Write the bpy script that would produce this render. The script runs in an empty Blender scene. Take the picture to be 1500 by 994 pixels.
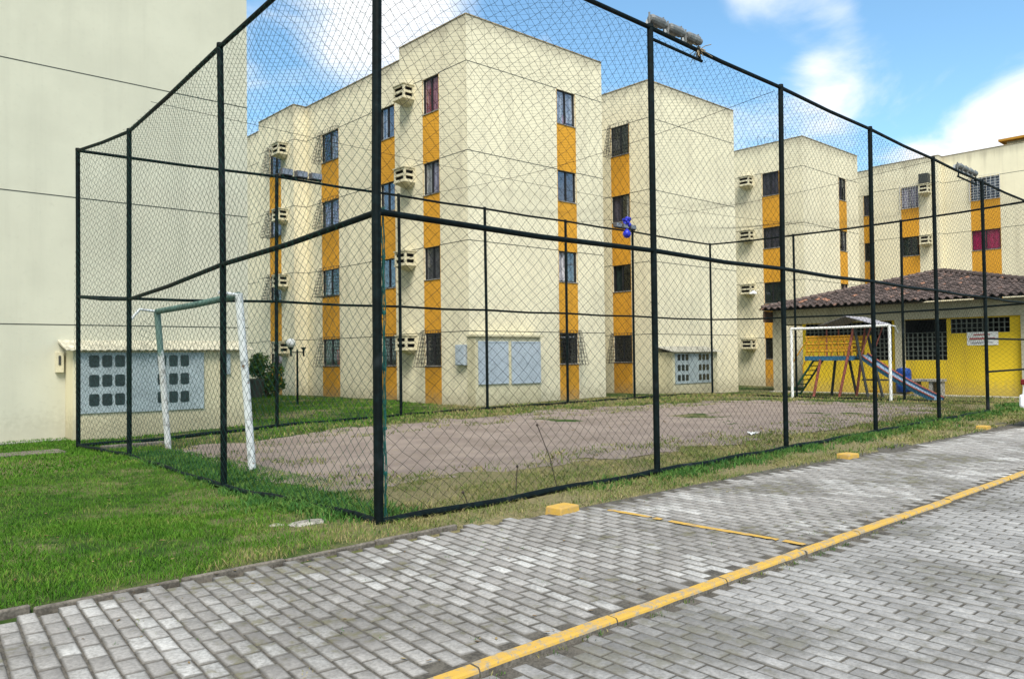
import bpy, math, random
import numpy as np
from mathutils import Vector, Matrix
random.seed(7); rng = np.random.default_rng(7)
S = bpy.context.scene; COL = S.collection

# ------------------------------------------------------------------ camera
cam_d = bpy.data.cameras.new("camera"); cam = bpy.data.objects.new("camera", cam_d); COL.objects.link(cam)
F, PITCH, ROLL, YAW, CH = 1155.0, 2.23657082e-02, -1.23985735e-02, 8.32590930e-01, 1.6
fw = Vector((math.cos(YAW)*math.cos(PITCH), math.sin(YAW)*math.cos(PITCH), math.sin(PITCH)))
r_ = fw.cross(Vector((0, 0, 1))).normalized(); u_ = r_.cross(fw)
r2 = math.cos(ROLL)*r_ + math.sin(ROLL)*u_; u2 = -math.sin(ROLL)*r_ + math.cos(ROLL)*u_
M = Matrix((r2, u2, -fw)).transposed().to_4x4(); M.translation = (0, 0, CH)
cam.matrix_world = M
cam_d.sensor_width = 36; cam_d.lens = F/1500*36; cam_d.clip_start = 0.05; cam_d.clip_end = 3000
S.camera = cam

# ------------------------------------------------------------------ light
SUN_DIR = Vector((-0.50, -0.60, 1.15)).normalized()          # towards the sun
EL = math.asin(SUN_DIR.z); AZ = math.atan2(SUN_DIR.x, SUN_DIR.y)
sd = bpy.data.lights.new("sun", 'SUN'); sd.energy = 2.6; sd.angle = math.radians(26); sd.color = (1, .955, .88)
sun = bpy.data.objects.new("sun", sd); COL.objects.link(sun)
sun.rotation_euler = SUN_DIR.to_track_quat('Z', 'Y').to_euler(); sun.location = (0, 0, 40)
S.view_settings.view_transform = 'Standard'; S.view_settings.look = 'None'
S.view_settings.exposure = 1.0; S.view_settings.gamma = 1.0

W = bpy.data.worlds.new("World"); S.world = W; W.use_nodes = True
nt = W.node_tree; nt.nodes.clear()
def wn(t, **k):
    n = nt.nodes.new(t)
    for a, b in k.items(): setattr(n, a, b)
    return n
def wl(a, b): nt.links.new(a, b)
def wmath(op, a, b=None, c=None):
    n = wn('ShaderNodeMath', operation=op)
    for i, v in enumerate((a, b, c)):
        if v is None: continue
        if isinstance(v, (int, float)): n.inputs[i].default_value = v
        else: wl(v, n.inputs[i])
    return n.outputs[0]
sky = wn('ShaderNodeTexSky', sky_type='NISHITA', sun_disc=False)
sky.sun_elevation = EL; sky.sun_rotation = AZ; sky.altitude = 0; sky.air_density = 1.0; sky.dust_density = 0.8; sky.ozone_density = 1.6
tc = wn('ShaderNodeTexCoord'); dirv = tc.outputs['Generated']
sx = wn('ShaderNodeSeparateXYZ'); wl(dirv, sx.inputs[0])
zz = wmath('ADD', wmath('MAXIMUM', sx.outputs[2], 0.0), 0.22)
cx = wn('ShaderNodeCombineXYZ'); wl(wmath('DIVIDE', sx.outputs[0], zz), cx.inputs[0]); wl(wmath('DIVIDE', sx.outputs[1], zz), cx.inputs[1])
noi = wn('ShaderNodeTexNoise'); noi.inputs['Scale'].default_value = 2.1; noi.inputs['Detail'].default_value = 9; noi.inputs['Roughness'].default_value = .56; noi.inputs['Distortion'].default_value = .6
wl(cx.outputs[0], noi.inputs['Vector'])
dens = noi.outputs[0]
# where the bigger clouds stand (directions in the sky) and how wide
for d, wd, amp in (((.48, .79, .405), .06, .24), ((.43, .84, .34), .05, -.08), ((.45, .86, .285), .045, .08), ((.55, .74, .42), .06, .26), ((.40, .85, .36), .03, -.12), ((.41, .87, .25), .03, .10),
                   ((.935, .25, .232), .055, .38), ((.905, .315, .218), .04, .20), ((.945, .18, .255), .05, .24), ((.955, .14, .34), .08, -.10), ((.87, .40, .285), .045, .17), ((.845, .42, .32), .03, .13), ((.845, .38, .365), .03, .20), ((.82, .43, .385), .06, .16), ((.78, .47, .40), .03, .08),
                   ((.70, .60, .37), .09, -.10), ((.655, .66, .37), .02, .14), ((.93, .30, .33), .08, -.12), ((-.6, -.5, .6), .8, .30)):
    v = Vector(d).normalized()
    dp = wn('ShaderNodeVectorMath', operation='DOT_PRODUCT'); wl(dirv, dp.inputs[0]); dp.inputs[1].default_value = v
    g = wmath('EXPONENT', wmath('DIVIDE', wmath('SUBTRACT', dp.outputs['Value'], 1.0), wd*wd/2))
    dens = wmath('MULTIPLY_ADD', g, amp, dens)
mr = wn('ShaderNodeMapRange', interpolation_type='SMOOTHSTEP'); wl(dens, mr.inputs['Value'])
mr.inputs['From Min'].default_value = .50; mr.inputs['From Max'].default_value = .80
mixc = wn('ShaderNodeMix', data_type='RGBA'); wl(mr.outputs[0], mixc.inputs['Factor'])
skm = wn('ShaderNodeMix', data_type='RGBA', blend_type='MULTIPLY'); skm.inputs['Factor'].default_value = 1
wl(sky.outputs[0], skm.inputs['A']); skm.inputs['B'].default_value = (.98, 1.25, 1.24, 1)
wl(skm.outputs['Result'], mixc.inputs['A']); mixc.inputs['B'].default_value = (6.0, 6.15, 6.3, 1)
bg = wn('ShaderNodeBackground'); wl(mixc.outputs['Result'], bg.inputs[0]); bg.inputs[1].default_value = 0.10
wo = wn('ShaderNodeOutputWorld'); wl(bg.outputs[0], wo.inputs[0])

# ------------------------------------------------------------------ material helpers
class NB:
    def __init__(s, name):
        s.m = bpy.data.materials.new(name); s.m.use_nodes = True; s.t = s.m.node_tree
        s.b = s.t.nodes['Principled BSDF']; s.out = s.t.nodes['Material Output']
    def n(s, t, **k):
        n = s.t.nodes.new(t)
        for a, b in k.items(): setattr(n, a, b)
        return n
    def l(s, a, b): s.t.links.new(a, b)
    def put(s, v, inp):
        if hasattr(v, 'is_linked') or isinstance(v, bpy.types.NodeSocket): s.l(v, inp)
        else:
            if isinstance(v, tuple) and len(v) == 3 and inp.type == 'RGBA': v = (*v, 1)
            inp.default_value = v
    def math(s, op, a, b=0.0, c=None, clamp=False):
        n = s.n('ShaderNodeMath', operation=op, use_clamp=clamp); s.put(a, n.inputs[0]); s.put(b, n.inputs[1])
        if c is not None: s.put(c, n.inputs[2])
        return n.outputs[0]
    def pos(s): return s.n('ShaderNodeNewGeometry').outputs['Position']
    def island(s): return s.n('ShaderNodeNewGeometry').outputs['Random Per Island']
    def xyz(s, v):
        n = s.n('ShaderNodeSeparateXYZ'); s.l(v, n.inputs[0]); return n.outputs
    def scale(s, v, sc):
        n = s.n('ShaderNodeMapping'); s.l(v, n.inputs[0]); n.inputs['Scale'].default_value = sc if isinstance(sc, tuple) else (sc,)*3; return n.outputs[0]
    def noise(s, v, sc=1., det=4, rough=.55, dist=0.):
        n = s.n('ShaderNodeTexNoise'); s.l(v, n.inputs['Vector'])
        for k, x in (('Scale', sc), ('Detail', det), ('Roughness', rough), ('Distortion', dist)): n.inputs[k].default_value = x
        return n.outputs[0]
    def ramp(s, v, a, b, c=0., d=1.):
        n = s.n('ShaderNodeMapRange', interpolation_type='SMOOTHSTEP'); s.put(v, n.inputs[0])
        for i, x in enumerate((a, b, c, d)): s.put(x, n.inputs[i+1])
        return n.outputs[0]
    def mix(s, f, a, b, mode='MIX'):
        n = s.n('ShaderNodeMix', data_type='RGBA', blend_type=mode); s.put(f, n.inputs['Factor']); s.put(a, n.inputs['A']); s.put(b, n.inputs['B']); return n.outputs['Result']
    def bump(s, h, st=.3, dist=.01):
        n = s.n('ShaderNodeBump'); n.inputs['Strength'].default_value = st; n.inputs['Distance'].default_value = dist; s.l(h, n.inputs['Height']); s.l(n.outputs[0], s.b.inputs['Normal'])
    def fin(s, col, rough=.8, metal=0., spec=.35):
        s.put(col, s.b.inputs['Base Color']); s.put(rough, s.b.inputs['Roughness']); s.put(metal, s.b.inputs['Metallic']); s.b.inputs['Specular IOR Level'].default_value = spec
        return s.m

def plain(name, col, rough=.7, metal=0., var=.25, sc=6., bump=.15, spec=.35):
    b = NB(name); p = b.pos(); n = b.noise(p, sc, 5); n2 = b.noise(p, sc*7, 3)
    f = b.math('MULTIPLY_ADD', n2, .5, b.math('MULTIPLY', n, .5))
    dark = tuple(c*(1-var) for c in col); lite = tuple(min(1, c*(1+var*.6)) for c in col)
    c = b.mix(b.ramp(f, .35, .65), dark, lite)
    if bump: b.bump(n2, bump, .005)
    return b.fin(c, rough, metal, spec)

def wall_mat(name, base, dirt=(.30, .29, .21), top=12.72, streak=.5, foot=.45, mottled=.0):
    b = NB(name); p = b.pos(); x, y, z = b.xyz(p)
    st = b.noise(b.scale(p, (2.6, 2.6, .16)), 1.0, 5, .6)
    big = b.noise(p, .55, 4, .6); fine = b.noise(p, 9, 4, .6); grain = b.noise(p, 60, 3, .6)
    c = b.mix(b.ramp(big, .3, .7), base, tuple(q*.90 for q in base))
    c = b.mix(b.math('MULTIPLY', b.ramp(st, .48, .74), streak), c, dirt)
    # rain-washed grime under the parapet and splash-back at the foot
    tz = b.ramp(b.math('ADD', z, b.math('MULTIPLY', st, .9)), top-.15, top+.45)
    c = b.mix(b.math('MULTIPLY', tz, .55), c, tuple(q*.62 for q in dirt))
    fz = b.ramp(b.math('SUBTRACT', z, b.math('MULTIPLY', fine, 1.1)), .15, -.55)
    c = b.mix(b.math('MULTIPLY', fz, foot), c, (.22, .19, .12))
    c = b.mix(b.math('MULTIPLY', b.ramp(fine, .55, .75), .12+mottled), c, tuple(q*.7 for q in base))
    b.bump(b.math('ADD', grain, b.math('MULTIPLY', fine, 1.5)), .25, .006)
    return b.fin(c, .9, 0, .2)

MAT = {}
CREAM = (.80, .732, .525)
MAT['cream'] = wall_mat('cream_plaster', CREAM, dirt=(.44, .39, .28), streak=.38)
MAT['cream_grey'] = wall_mat('greyish_plaster', (.585, .570, .445), dirt=(.43, .42, .33), streak=.25, foot=.25, mottled=.06)
MAT['ochre'] = wall_mat('ochre_paint', (.67, .325, .032), dirt=(.36, .17, .03), streak=.35, foot=.6)
MAT['yellow_wall'] = wall_mat('yellow_paint', (.74, .52, .03), dirt=(.35, .25, .05), top=50, streak=.45)
MAT['annex_wall'] = wall_mat('annex_plaster', (.66, .60, .40), top=50, streak=.3)
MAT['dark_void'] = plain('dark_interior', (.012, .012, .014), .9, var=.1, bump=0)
MAT['joint'] = plain('joint_line', (.075, .08, .065), .9)
MAT['frame'] = plain('dark_window_frame', (.022, .022, .024), .45, var=.2)
MAT['white_frame'] = plain('white_bar_paint', (.6, .6, .58), .5)
MAT['bars'] = plain('black_iron_bar', (.025, .025, .025), .6)
MAT['concrete'] = plain('weathered_concrete', (.36, .345, .28), .92, var=.4, sc=3)
MAT['grey_conc'] = plain('grey_concrete', (.30, .29, .26), .95, var=.45, sc=5)
MAT['edging'] = plain('mossy_concrete_and_kerb_shade', (.15, .13, .105), .95, var=.5, sc=7)  # mossy concrete of edging and slabs; also painted shade on the kerb side
MAT['coping'] = plain('weathered_coping', (.34, .27, .17), .95, var=.6, sc=4)
MAT['hood'] = plain('ac_hood_paint', (.62, .57, .40), .85, var=.18)
MAT['cabinet'] = plain('blue_grey_steel_door', (.42, .48, .53), .55, var=.12, sc=3, bump=.05)
MAT['cabinet2'] = plain('greenish_grey_steel', (.36, .42, .43), .5, var=.2, sc=3, bump=.05)
MAT['meter_glass'] = plain('smoky_meter_window', (.022, .036, .040), .22, var=.6, sc=14, bump=0, spec=.5)
MAT['white'] = plain('white_paint', (.75, .75, .72), .5, var=.1)
MAT['blue'] = plain('blue_plastic', (.010, .055, .27), .4, var=.2)
MAT['royal'] = plain('royal_blue_plastic', (.02, .03, .50), .35, var=.3, sc=12)
MAT['leafdark'] = plain('dark_pot', (.05, .055, .05), .7)
MAT['lamp_grey'] = plain('galvanised_lamp_body', (.20, .20, .19), .5, .2, var=.5, sc=12)
MAT['lens'] = plain('lamp_glass', (.55, .56, .56), .12, var=.1)
MAT['tyre'] = plain('tyre_rubber', (.018, .018, .018), .85)
MAT['rim'] = plain('alloy_rim', (.5, .5, .5), .35, .8)
MAT['car'] = plain('white_car_paint', (.78, .79, .80), .22, var=.03, bump=0, spec=.5)
MAT['taillamp'] = plain('red_lamp_plastic', (.16, .015, .015), .2, var=.1, bump=0)
MAT['terracotta'] = plain('rusty_red_paint', (.34, .10, .075), .7, var=.4, sc=9)
MAT['playblue'] = plain('faded_blue_paint', (.035, .15, .27), .6, var=.35, sc=7)
MAT['playgreen'] = plain('dark_green_paint', (.02, .09, .05), .6, var=.35, sc=7)
MAT['playyellow'] = plain('faded_orange_yellow_paint', (.66, .32, .02), .65, var=.3, sc=7)
MAT['slidebed'] = plain('worn_slide_steel', (.22, .32, .42), .45, .1, var=.25, sc=7)
MAT['roofsheet'] = plain('grey_fibre_cement', (.30, .29, .31), .9, var=.3)
MAT['litter'] = plain('white_paper', (.8, .8, .78), .8, var=.05)
MAT['deadpipe'] = plain('dark_pipe', (.035, .045, .045), .5, var=.4, sc=9)

def fence_mat(name, a, c2):
    b = NB(name); p = b.pos(); n = b.noise(p, 14, 5, .65); m = b.noise(p, 2.2, 3)
    c = b.mix(b.ramp(n, .40, .7), a, c2); c = b.mix(b.math('MULTIPLY', b.ramp(n, .66, .78), .35), c, (.12, .06, .035))
    c = b.mix(b.math('MULTIPLY', b.ramp(m, .6, .8), .3), c, (.07, .075, .085))
    b.bump(n, .25, .004); return b.fin(c, .6, 0, .12)
MAT['pipe'] = fence_mat('dark_green_pipe_paint', (.0015, .004, .004), (.004, .011, .012))
MAT['net'] = plain('black_net_cord', (.010, .014, .013), .8, var=.3, bump=0, spec=.2)
MAT['net_green'] = plain('green_net_cord', (.006, .050, .036), .8, var=.4, sc=2, bump=0, spec=.2)
def goalmat():
    b = NB('peeling_white_goal_paint'); p = b.pos(); n = b.noise(p, 7, 5, .7); m = b.noise(p, 30, 4)
    c = b.mix(b.ramp(n, .52, .64), (.70, .72, .70), (.34, .36, .35)); c = b.mix(b.ramp(b.math('MULTIPLY', n, m), .33, .42), c, (.22, .11, .05))
    b.bump(m, .3, .004); return b.fin(c, .6)
MAT['goal'] = goalmat()
MAT['goal_green'] = plain('greenish_goal_paint', (.10, .18, .155), .6, var=.5, sc=6)
def goalmix():
    b = NB('goal_paint_green_above'); p = b.pos(); x, y, z = b.xyz(p); n = b.noise(p, 9, 5, .7)
    k = b.ramp(b.math('ADD', z, b.math('MULTIPLY', n, .5)), 1.95, 2.05); c = b.mix(b.ramp(n, .50, .62), (.62, .63, .60), (.33, .32, .29)); c = b.mix(k, c, (.13, .21, .18))
    return b.fin(c, .6)
MAT['goal_mixed'] = goalmix()
def yellowpaint(name, worn=.5):
    b = NB(name); p = b.pos(); n = b.noise(p, 5, 6, .7); m = b.noise(p, 24, 5, .7); f = b.math('MULTIPLY_ADD', m, .5, b.math('MULTIPLY', n, .5))
    c = b.mix(b.ramp(n, .4, .7), (.50, .305, .050), (.40, .255, .095))
    c = b.mix(b.ramp(f, worn, worn+.07), c, (.30, .25, .17)); c = b.mix(b.math('MULTIPLY', b.ramp(m, .54, .70), .6), c, (.24, .19, .11))
    b.bump(m, .5, .006); return b.fin(c, .75)
MAT['yellow_kerb'] = yellowpaint('worn_yellow_kerb_paint', .50)
MAT['yellow_line'] = yellowpaint('worn_yellow_line_paint', .53)
MAT['yellow_block'] = yellowpaint('yellow_block_paint', .56)

def curtain(name, a, c2, sc=26):
    b = NB(name); p = b.pos(); x, y, z = b.xyz(p)
    w = b.math('SINE', b.math('MULTIPLY_ADD', b.math('ADD', x, y), sc, b.math('MULTIPLY', b.noise(p, 3, 3), 9)))
    c = b.mix(b.ramp(w, -.6, .8), c2, a); return b.fin(c, .9, 0, .1)
MAT['cur_white'] = curtain('white_curtain', (.55, .53, .54), (.28, .27, .29))
MAT['cur_blue'] = curtain('pale_blue_curtain', (.21, .215, .23), (.10, .10, .12))
MAT['cur_pink'] = curtain('pink_curtain', (.55, .24, .30), (.38, .13, .18), 40)
MAT['cur_red'] = curtain('red_cloth', (.50, .03, .03), (.25, .02, .02))
MAT['cur_mag'] = curtain('magenta_curtain', (.48, .015, .10), (.34, .01, .07))
MAT['cur_lilac'] = curtain('lilac_white_curtain', (.55, .50, .62), (.28, .24, .34))
MAT['cur_dark'] = curtain('dark_mauve_curtain', (.085, .075, .095), (.05, .045, .06))
MAT['cur_green'] = curtain('deep_green_blind', (.02, .035, .03), (.012, .02, .02))
MAT['cur_plants'] = plain('plants_behind_glass', (.05, .10, .05), .8, var=.9, sc=9)
def glass():
    b = NB('window_glass'); t = b.n('ShaderNodeBsdfTransparent'); g = b.n('ShaderNodeBsdfGlossy'); g.inputs['Roughness'].default_value = .03; g.inputs['Color'].default_value = (.9, .93, 1, 1)
    t.inputs[0].default_value = (.9, .92, .93, 1)
    fr = b.n('ShaderNodeFresnel'); fr.inputs[0].default_value = 1.55
    m = b.n('ShaderNodeMixShader'); b.l(b.math('MULTIPLY_ADD', fr.outputs[0], .22, .012), m.inputs[0]); b.l(t.outputs[0], m.inputs[1]); b.l(g.outputs[0], m.inputs[2]); b.l(m.outputs[0], b.out.inputs[0]); return b.m
MAT['glass'] = glass()
def globe():
    b = NB('opal_globe'); b.b.inputs['Subsurface Weight'].default_value = .0; return b.fin((.86, .86, .84), .25, 0, .5)
MAT['globe'] = globe()

def brick_mat(name, lite, dark, dirtcol, whit=.35, moss=.25, edge=.8, ew=.36, eamp=.5, wh=(.40, .85)):
    b = NB(name); p = b.pos(); isl = b.island()
    uv = b.n('ShaderNodeUVMap').outputs[0]; u, v, _ = b.xyz(uv)
    eu = b.math('MULTIPLY', b.math('MINIMUM', u, b.math('SUBTRACT', 1.0, u)), 1.7); ev = b.math('MINIMUM', v, b.math('SUBTRACT', 1.0, v))
    e = b.math('MINIMUM', eu, b.math('MULTIPLY', ev, 3.4))
    fine = b.noise(p, 38, 5, .7); med = b.noise(p, 7, 4, .6); big = b.noise(p, .55, 4, .6)
    w2 = b.n('ShaderNodeTexWhiteNoise', noise_dimensions='1D'); b.l(isl, w2.inputs['W'])
    c = b.mix(isl, dark, lite)
    c = b.mix(b.math('MULTIPLY', b.math('MULTIPLY', b.ramp(w2.outputs[0], *wh), whit), b.ramp(b.noise(p, .9, 3, .6), .40, .60, .15, 1.0)), c, (.66, .65, .61))
    c = b.mix(b.math('MULTIPLY', b.ramp(fine, .36, .66), .55), c, tuple(q*.55 for q in dark))
    ed = b.ramp(b.math('ADD', e, b.math('MULTIPLY', b.math('SUBTRACT', med, .5), eamp)), ew, .02)
    c = b.mix(b.math('MULTIPLY', ed, b.math('MULTIPLY', b.ramp(b.math('MULTIPLY_ADD', big, 5.0, b.xyz(p)[0]), 13.0, 7.0, .38, 1.0) if eamp > .4 else 1.0, edge)), c, dirtcol)
    c = b.mix(b.math('MULTIPLY', b.ramp(b.math('MULTIPLY_ADD', med, .35, big), .58, .82), .55), c, tuple(q*.75 for q in dirtcol))
    c = b.mix(b.math('MULTIPLY', b.ramp(b.math('MULTIPLY', big, med), .29, .37), moss), c, (.12, .11, .045))
    b.bump(b.math('ADD', fine, b.math('MULTIPLY', med, .6)), .55, .006)
    return b.fin(c, .93, 0, .22)
MAT['bay_brick'] = brick_mat('grey_bay_pavers', (.355, .335, .308), (.262, .246, .226), (.098, .090, .078), .60, .5, .72, .30, .6, (.30, .95))
MAT['road_brick'] = brick_mat('grey_road_pavers', (.365, .352, .332), (.290, .280, .264), (.105, .100, .090), .22, .25, .70, .15, .20, (.6, 1.0))
MAT['sand'] = plain('joint_sand', (.090, .080, .064), .98, var=.5, sc=10)

def soil_mat():
    b = NB('grassy_soil'); p = b.pos(); x, y, z = b.xyz(p); big = b.noise(p, .35, 5, .6); n = b.noise(p, 3, 5, .65); f = b.noise(p, 26, 4, .7)
    g = b.mix(b.ramp(n, .35, .65), (.022, .048, .010), (.05, .08, .018))
    d = b.mix(b.ramp(f, .35, .65), (.125, .115, .055), (.215, .18, .095))
    # dry verge along the front of the court
    k = b.ramp(b.math('ADD', b.math('MULTIPLY', b.math('SUBTRACT', n, .5), 2.2), y), 9.6, 8.3)
    k = b.math('MULTIPLY', k, b.ramp(b.math('ADD', x, b.math('MULTIPLY', n, 1.5)), 3.4, 5.6))
    k2 = b.ramp(b.math('ADD', big, b.math('MULTIPLY', n, .35)), .62, .78)
    c = b.mix(b.math('MAXIMUM', k, b.math('MULTIPLY', k2, .7)), g, d)
    b.bump(f, .8, .02); return b.fin(c, .97, 0, .1)
MAT['soil'] = soil_mat()
def court_mat():
    b = NB('packed_purplish_dirt'); p = b.pos(); n = b.noise(p, 1.1, 5, .6); f = b.noise(p, 40, 5, .75); m = b.noise(b.scale(p, (5, 9, 5)), 1.0, 5, .7)
    c = b.mix(b.ramp(n, .35, .65), (.212, .170, .143), (.288, .234, .195)); c = b.mix(b.math('MULTIPLY', b.ramp(f, .4, .7), .5), c, (.15, .115, .10))
    c = b.mix(b.math('MULTIPLY', b.ramp(m, .56, .72), .6), c, (.30, .25, .13)); c = b.mix(b.math('MULTIPLY', b.ramp(b.noise(p, .5, 5, .65), .5, .72), .45), c, (.17, .135, .105))
    b.bump(b.math('ADD', f, b.math('MULTIPLY', b.noise(p, 5.5, 4, .6), 2.2)), .9, .02); return b.fin(c, .97, 0, .12)
MAT['court'] = court_mat()
def leaf_mat(name, stops, patch=.5, dryfn=None):
    b = NB(name); p = b.pos(); isl = b.island(); n = b.noise(p, 1.3, 4, .6); x, y, z = b.xyz(p)
    r = b.n('ShaderNodeValToRGB'); cr = r.color_ramp
    while len(cr.elements) < len(stops): cr.elements.new(.5)
    for e, (q, c) in zip(cr.elements, stops): e.position = q; e.color = (*c, 1)
    k = b.math('ADD', b.math('MULTIPLY', isl, 1-patch), b.math('MULTIPLY', b.ramp(n, .3, .7), patch))
    if dryfn: k = b.math('ADD', k, dryfn(b, x, y, n))
    b.l(k, r.inputs[0])
    return b.fin(r.outputs[0], .7, 0, .10)
def drylawn(b, x, y, n):   # the lawn yellows towards the bare corner post
    d = b.math('ADD', b.math('MULTIPLY', b.math('SUBTRACT', x, 2.5), .24), b.math('MULTIPLY', b.math('SUBTRACT', 7.6, y), .20))
    d = b.math('MINIMUM', b.math('MAXIMUM', b.math('MULTIPLY_ADD', n, .6, b.math('SUBTRACT', d, .47)), 0.0), .5)
    return d
MAT['lawn'] = leaf_mat('lawn_blades', [(0, (.024, .085, .006)), (.40, (.055, .150, .011)), (.76, (.10, .20, .020)), (.90, (.20, .20, .06)), (1, (.30, .25, .11))], .42, drylawn)
MAT['drygrass'] = leaf_mat('dry_grass_blades', [(0, (.05, .105, .018)), (.46, (.12, .155, .035)), (.74, (.27, .235, .10)), (1, (.42, .34, .17))], .5)
MAT['weed'] = leaf_mat('weed_leaves', [(0, (.02, .07, .02)), (.5, (.05, .13, .025)), (1, (.12, .19, .04))], .4)
MAT['bush'] = leaf_mat('bush_leaves', [(0, (.015, .05, .012)), (.5, (.055, .12, .025)), (.85, (.13, .19, .05)), (1, (.22, .24, .12))], .3)
def tile_mat():
    b = NB('weathered_clay_tiles'); p = b.pos(); uv = b.n('ShaderNodeUVMap').outputs[0]
    fl = b.n('ShaderNodeVectorMath', operation='FLOOR'); b.l(uv, fl.inputs[0]); w = b.n('ShaderNodeTexWhiteNoise', noise_dimensions='2D'); b.l(fl.outputs[0], w.inputs['Vector'])
    n = b.noise(p, .8, 4, .6); f = b.noise(p, 12, 4, .7)
    c = b.mix(w.outputs[0], (.050, .038, .034), (.135, .100, .088)); c = b.mix(b.math('MULTIPLY', b.ramp(w.outputs[0], .92, .95), b.ramp(n, .44, .62)), c, (.32, .16, .10))
    c = b.mix(b.math('MULTIPLY', b.ramp(f, .58, .74), .5), c, (.24, .20, .19)); c = b.mix(b.ramp(n, .6, .75, 0, .5), c, (.03, .027, .026))
    b.bump(f, .5, .01); return b.fin(c, .92, 0, .2)
MAT['tile'] = tile_mat()

# ------------------------------------------------------------------ mesh helpers
class MB:
    def __init__(s): s.v = []; s.f = []; s.m = []; s.uv = []
    def face(s, pts, m=0, uv=None):
        i = len(s.v); s.v += [tuple(p) for p in pts]; s.f.append(tuple(range(i, i+len(pts)))); s.m.append(m); s.uv.append(uv)
    def box(s, a, b, m=0, xf=None):
        x0, y0, z0 = a; x1, y1, z1 = b
        P = [(x0,y0,z0),(x1,y0,z0),(x1,y1,z0),(x0,y1,z0),(x0,y0,z1),(x1,y0,z1),(x1,y1,z1),(x0,y1,z1)]
        if xf: P = [xf(*p) for p in P]
        i = len(s.v); s.v += [tuple(p) for p in P]
        for q in ((0,3,2,1),(4,5,6,7),(0,1,5,4),(1,2,6,5),(2,3,7,6),(3,0,4,7)): s.f.append(tuple(i+k for k in q)); s.m.append(m); s.uv.append(None)
    def tube(s, pts, r, seg=8, m=0, cap=True):
        pts = [Vector(p) for p in pts]; R = r if isinstance(r, (list, tuple)) else [r]*len(pts); rings = []
        for k, p in enumerate(pts):
            d = (pts[min(k+1, len(pts)-1)]-pts[max(k-1, 0)]).normalized()
            a = d.orthogonal().normalized() if abs(d.z) > .9 else d.cross(Vector((0, 0, 1))).normalized(); b = d.cross(a)
            i = len(s.v); rings.append(i)
            for j in range(seg):
                t = 2*math.pi*j/seg; s.v.append(tuple(p+(a*math.cos(t)+b*math.sin(t))*R[k]))
        for k in range(len(pts)-1):
            for j in range(seg): s.f.append((rings[k]+j, rings[k]+(j+1) % seg, rings[k+1]+(j+1) % seg, rings[k+1]+j)); s.m.append(m); s.uv.append(None)
        if cap:
            s.f.append(tuple(rings[0]+j for j in reversed(range(seg)))); s.m.append(m); s.uv.append(None)
            s.f.append(tuple(rings[-1]+j for j in range(seg))); s.m.append(m); s.uv.append(None)
    def lathe(s, c, prof, seg=16, m=0):
        rings = []
        for r, z in prof:
            i = len(s.v); rings.append(i)
            for j in range(seg): t = 2*math.pi*j/seg; s.v.append((c[0]+r*math.cos(t), c[1]+r*math.sin(t), c[2]+z))
        for k in range(len(prof)-1):
            for j in range(seg): s.f.append((rings[k]+j, rings[k]+(j+1) % seg, rings[k+1]+(j+1) % seg, rings[k+1]+j)); s.m.append(m); s.uv.append(None)
    def ball(s, c, r, seg=18, m=0):
        s.lathe(c, [(max(1e-4, r*math.sin(math.pi*k/10)), -r*math.cos(math.pi*k/10)) for k in range(11)], seg, m)
    def build(s, name, mats, parent=None, smooth=False, bevel=0, origin=None):
        off = Vector((0, 0, 0))
        if parent is not None:
            top = parent
            while top.parent: top = top.parent
            off = top.location
        elif origin: off = Vector(origin)
        me = bpy.data.meshes.new(name)
        me.from_pydata([(a-off.x, b-off.y, c-off.z) for a, b, c in s.v], [], s.f)
        if not isinstance(mats, (list, tuple)): mats = [mats]
        for k in mats: me.materials.append(MAT[k])
        me.polygons.foreach_set('material_index', s.m)
        if any(u is not None for u in s.uv):
            lay = me.uv_layers.new(name='UVMap'); arr = []
            for f, u in zip(s.f, s.uv): arr += [c for q in (u or [(0, 0)]*len(f)) for c in q]
            lay.data.foreach_set('uv', arr)
        if smooth: me.polygons.foreach_set('use_smooth', [True]*len(s.f))
        me.update()
        o = bpy.data.objects.new(name, me); COL.objects.link(o)
        if parent is not None: o.parent = parent
        elif origin: o.location = off
        if bevel:
            bm = o.modifiers.new('bevel', 'BEVEL'); bm.width = bevel; bm.segments = 2; bm.limit_method = 'ANGLE'
        return o

def np_mesh(name, V, Fc, nper, mat, uv=None, matidx=None):
    me = bpy.data.meshes.new(name); nv, nf = len(V), len(Fc)
    me.vertices.add(nv); me.vertices.foreach_set('co', np.ascontiguousarray(V, dtype=np.float32).ravel())
    me.loops.add(nf*nper); me.loops.foreach_set('vertex_index', np.ascontiguousarray(Fc, dtype=np.int32).ravel())
    me.polygons.add(nf); me.polygons.foreach_set('loop_start', np.arange(0, nf*nper, nper, dtype=np.int32)); me.polygons.foreach_set('loop_total', np.full(nf, nper, dtype=np.int32))
    if uv is not None:
        lay = me.uv_layers.new(name='UVMap'); lay.data.foreach_set('uv', np.ascontiguousarray(uv, dtype=np.float32).ravel())
    me.materials.append(MAT[mat]); me.update(calc_edges=True); me.validate()
    o = bpy.data.objects.new(name, me); COL.objects.link(o); return o

def tag(o, label, cat, group=None):
    o['label'] = label; o['category'] = cat
    if group: o['group'] = group
    return o
def thing(name, label, cat, loc, group=None):
    o = bpy.data.objects.new(name, None); o.empty_display_size = .3; COL.objects.link(o); o.location = loc; return tag(o, label, cat, group)
def struct(o): o['kind'] = 'structure'; return o
def stuff(o): o['kind'] = 'stuff'; return o

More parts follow.
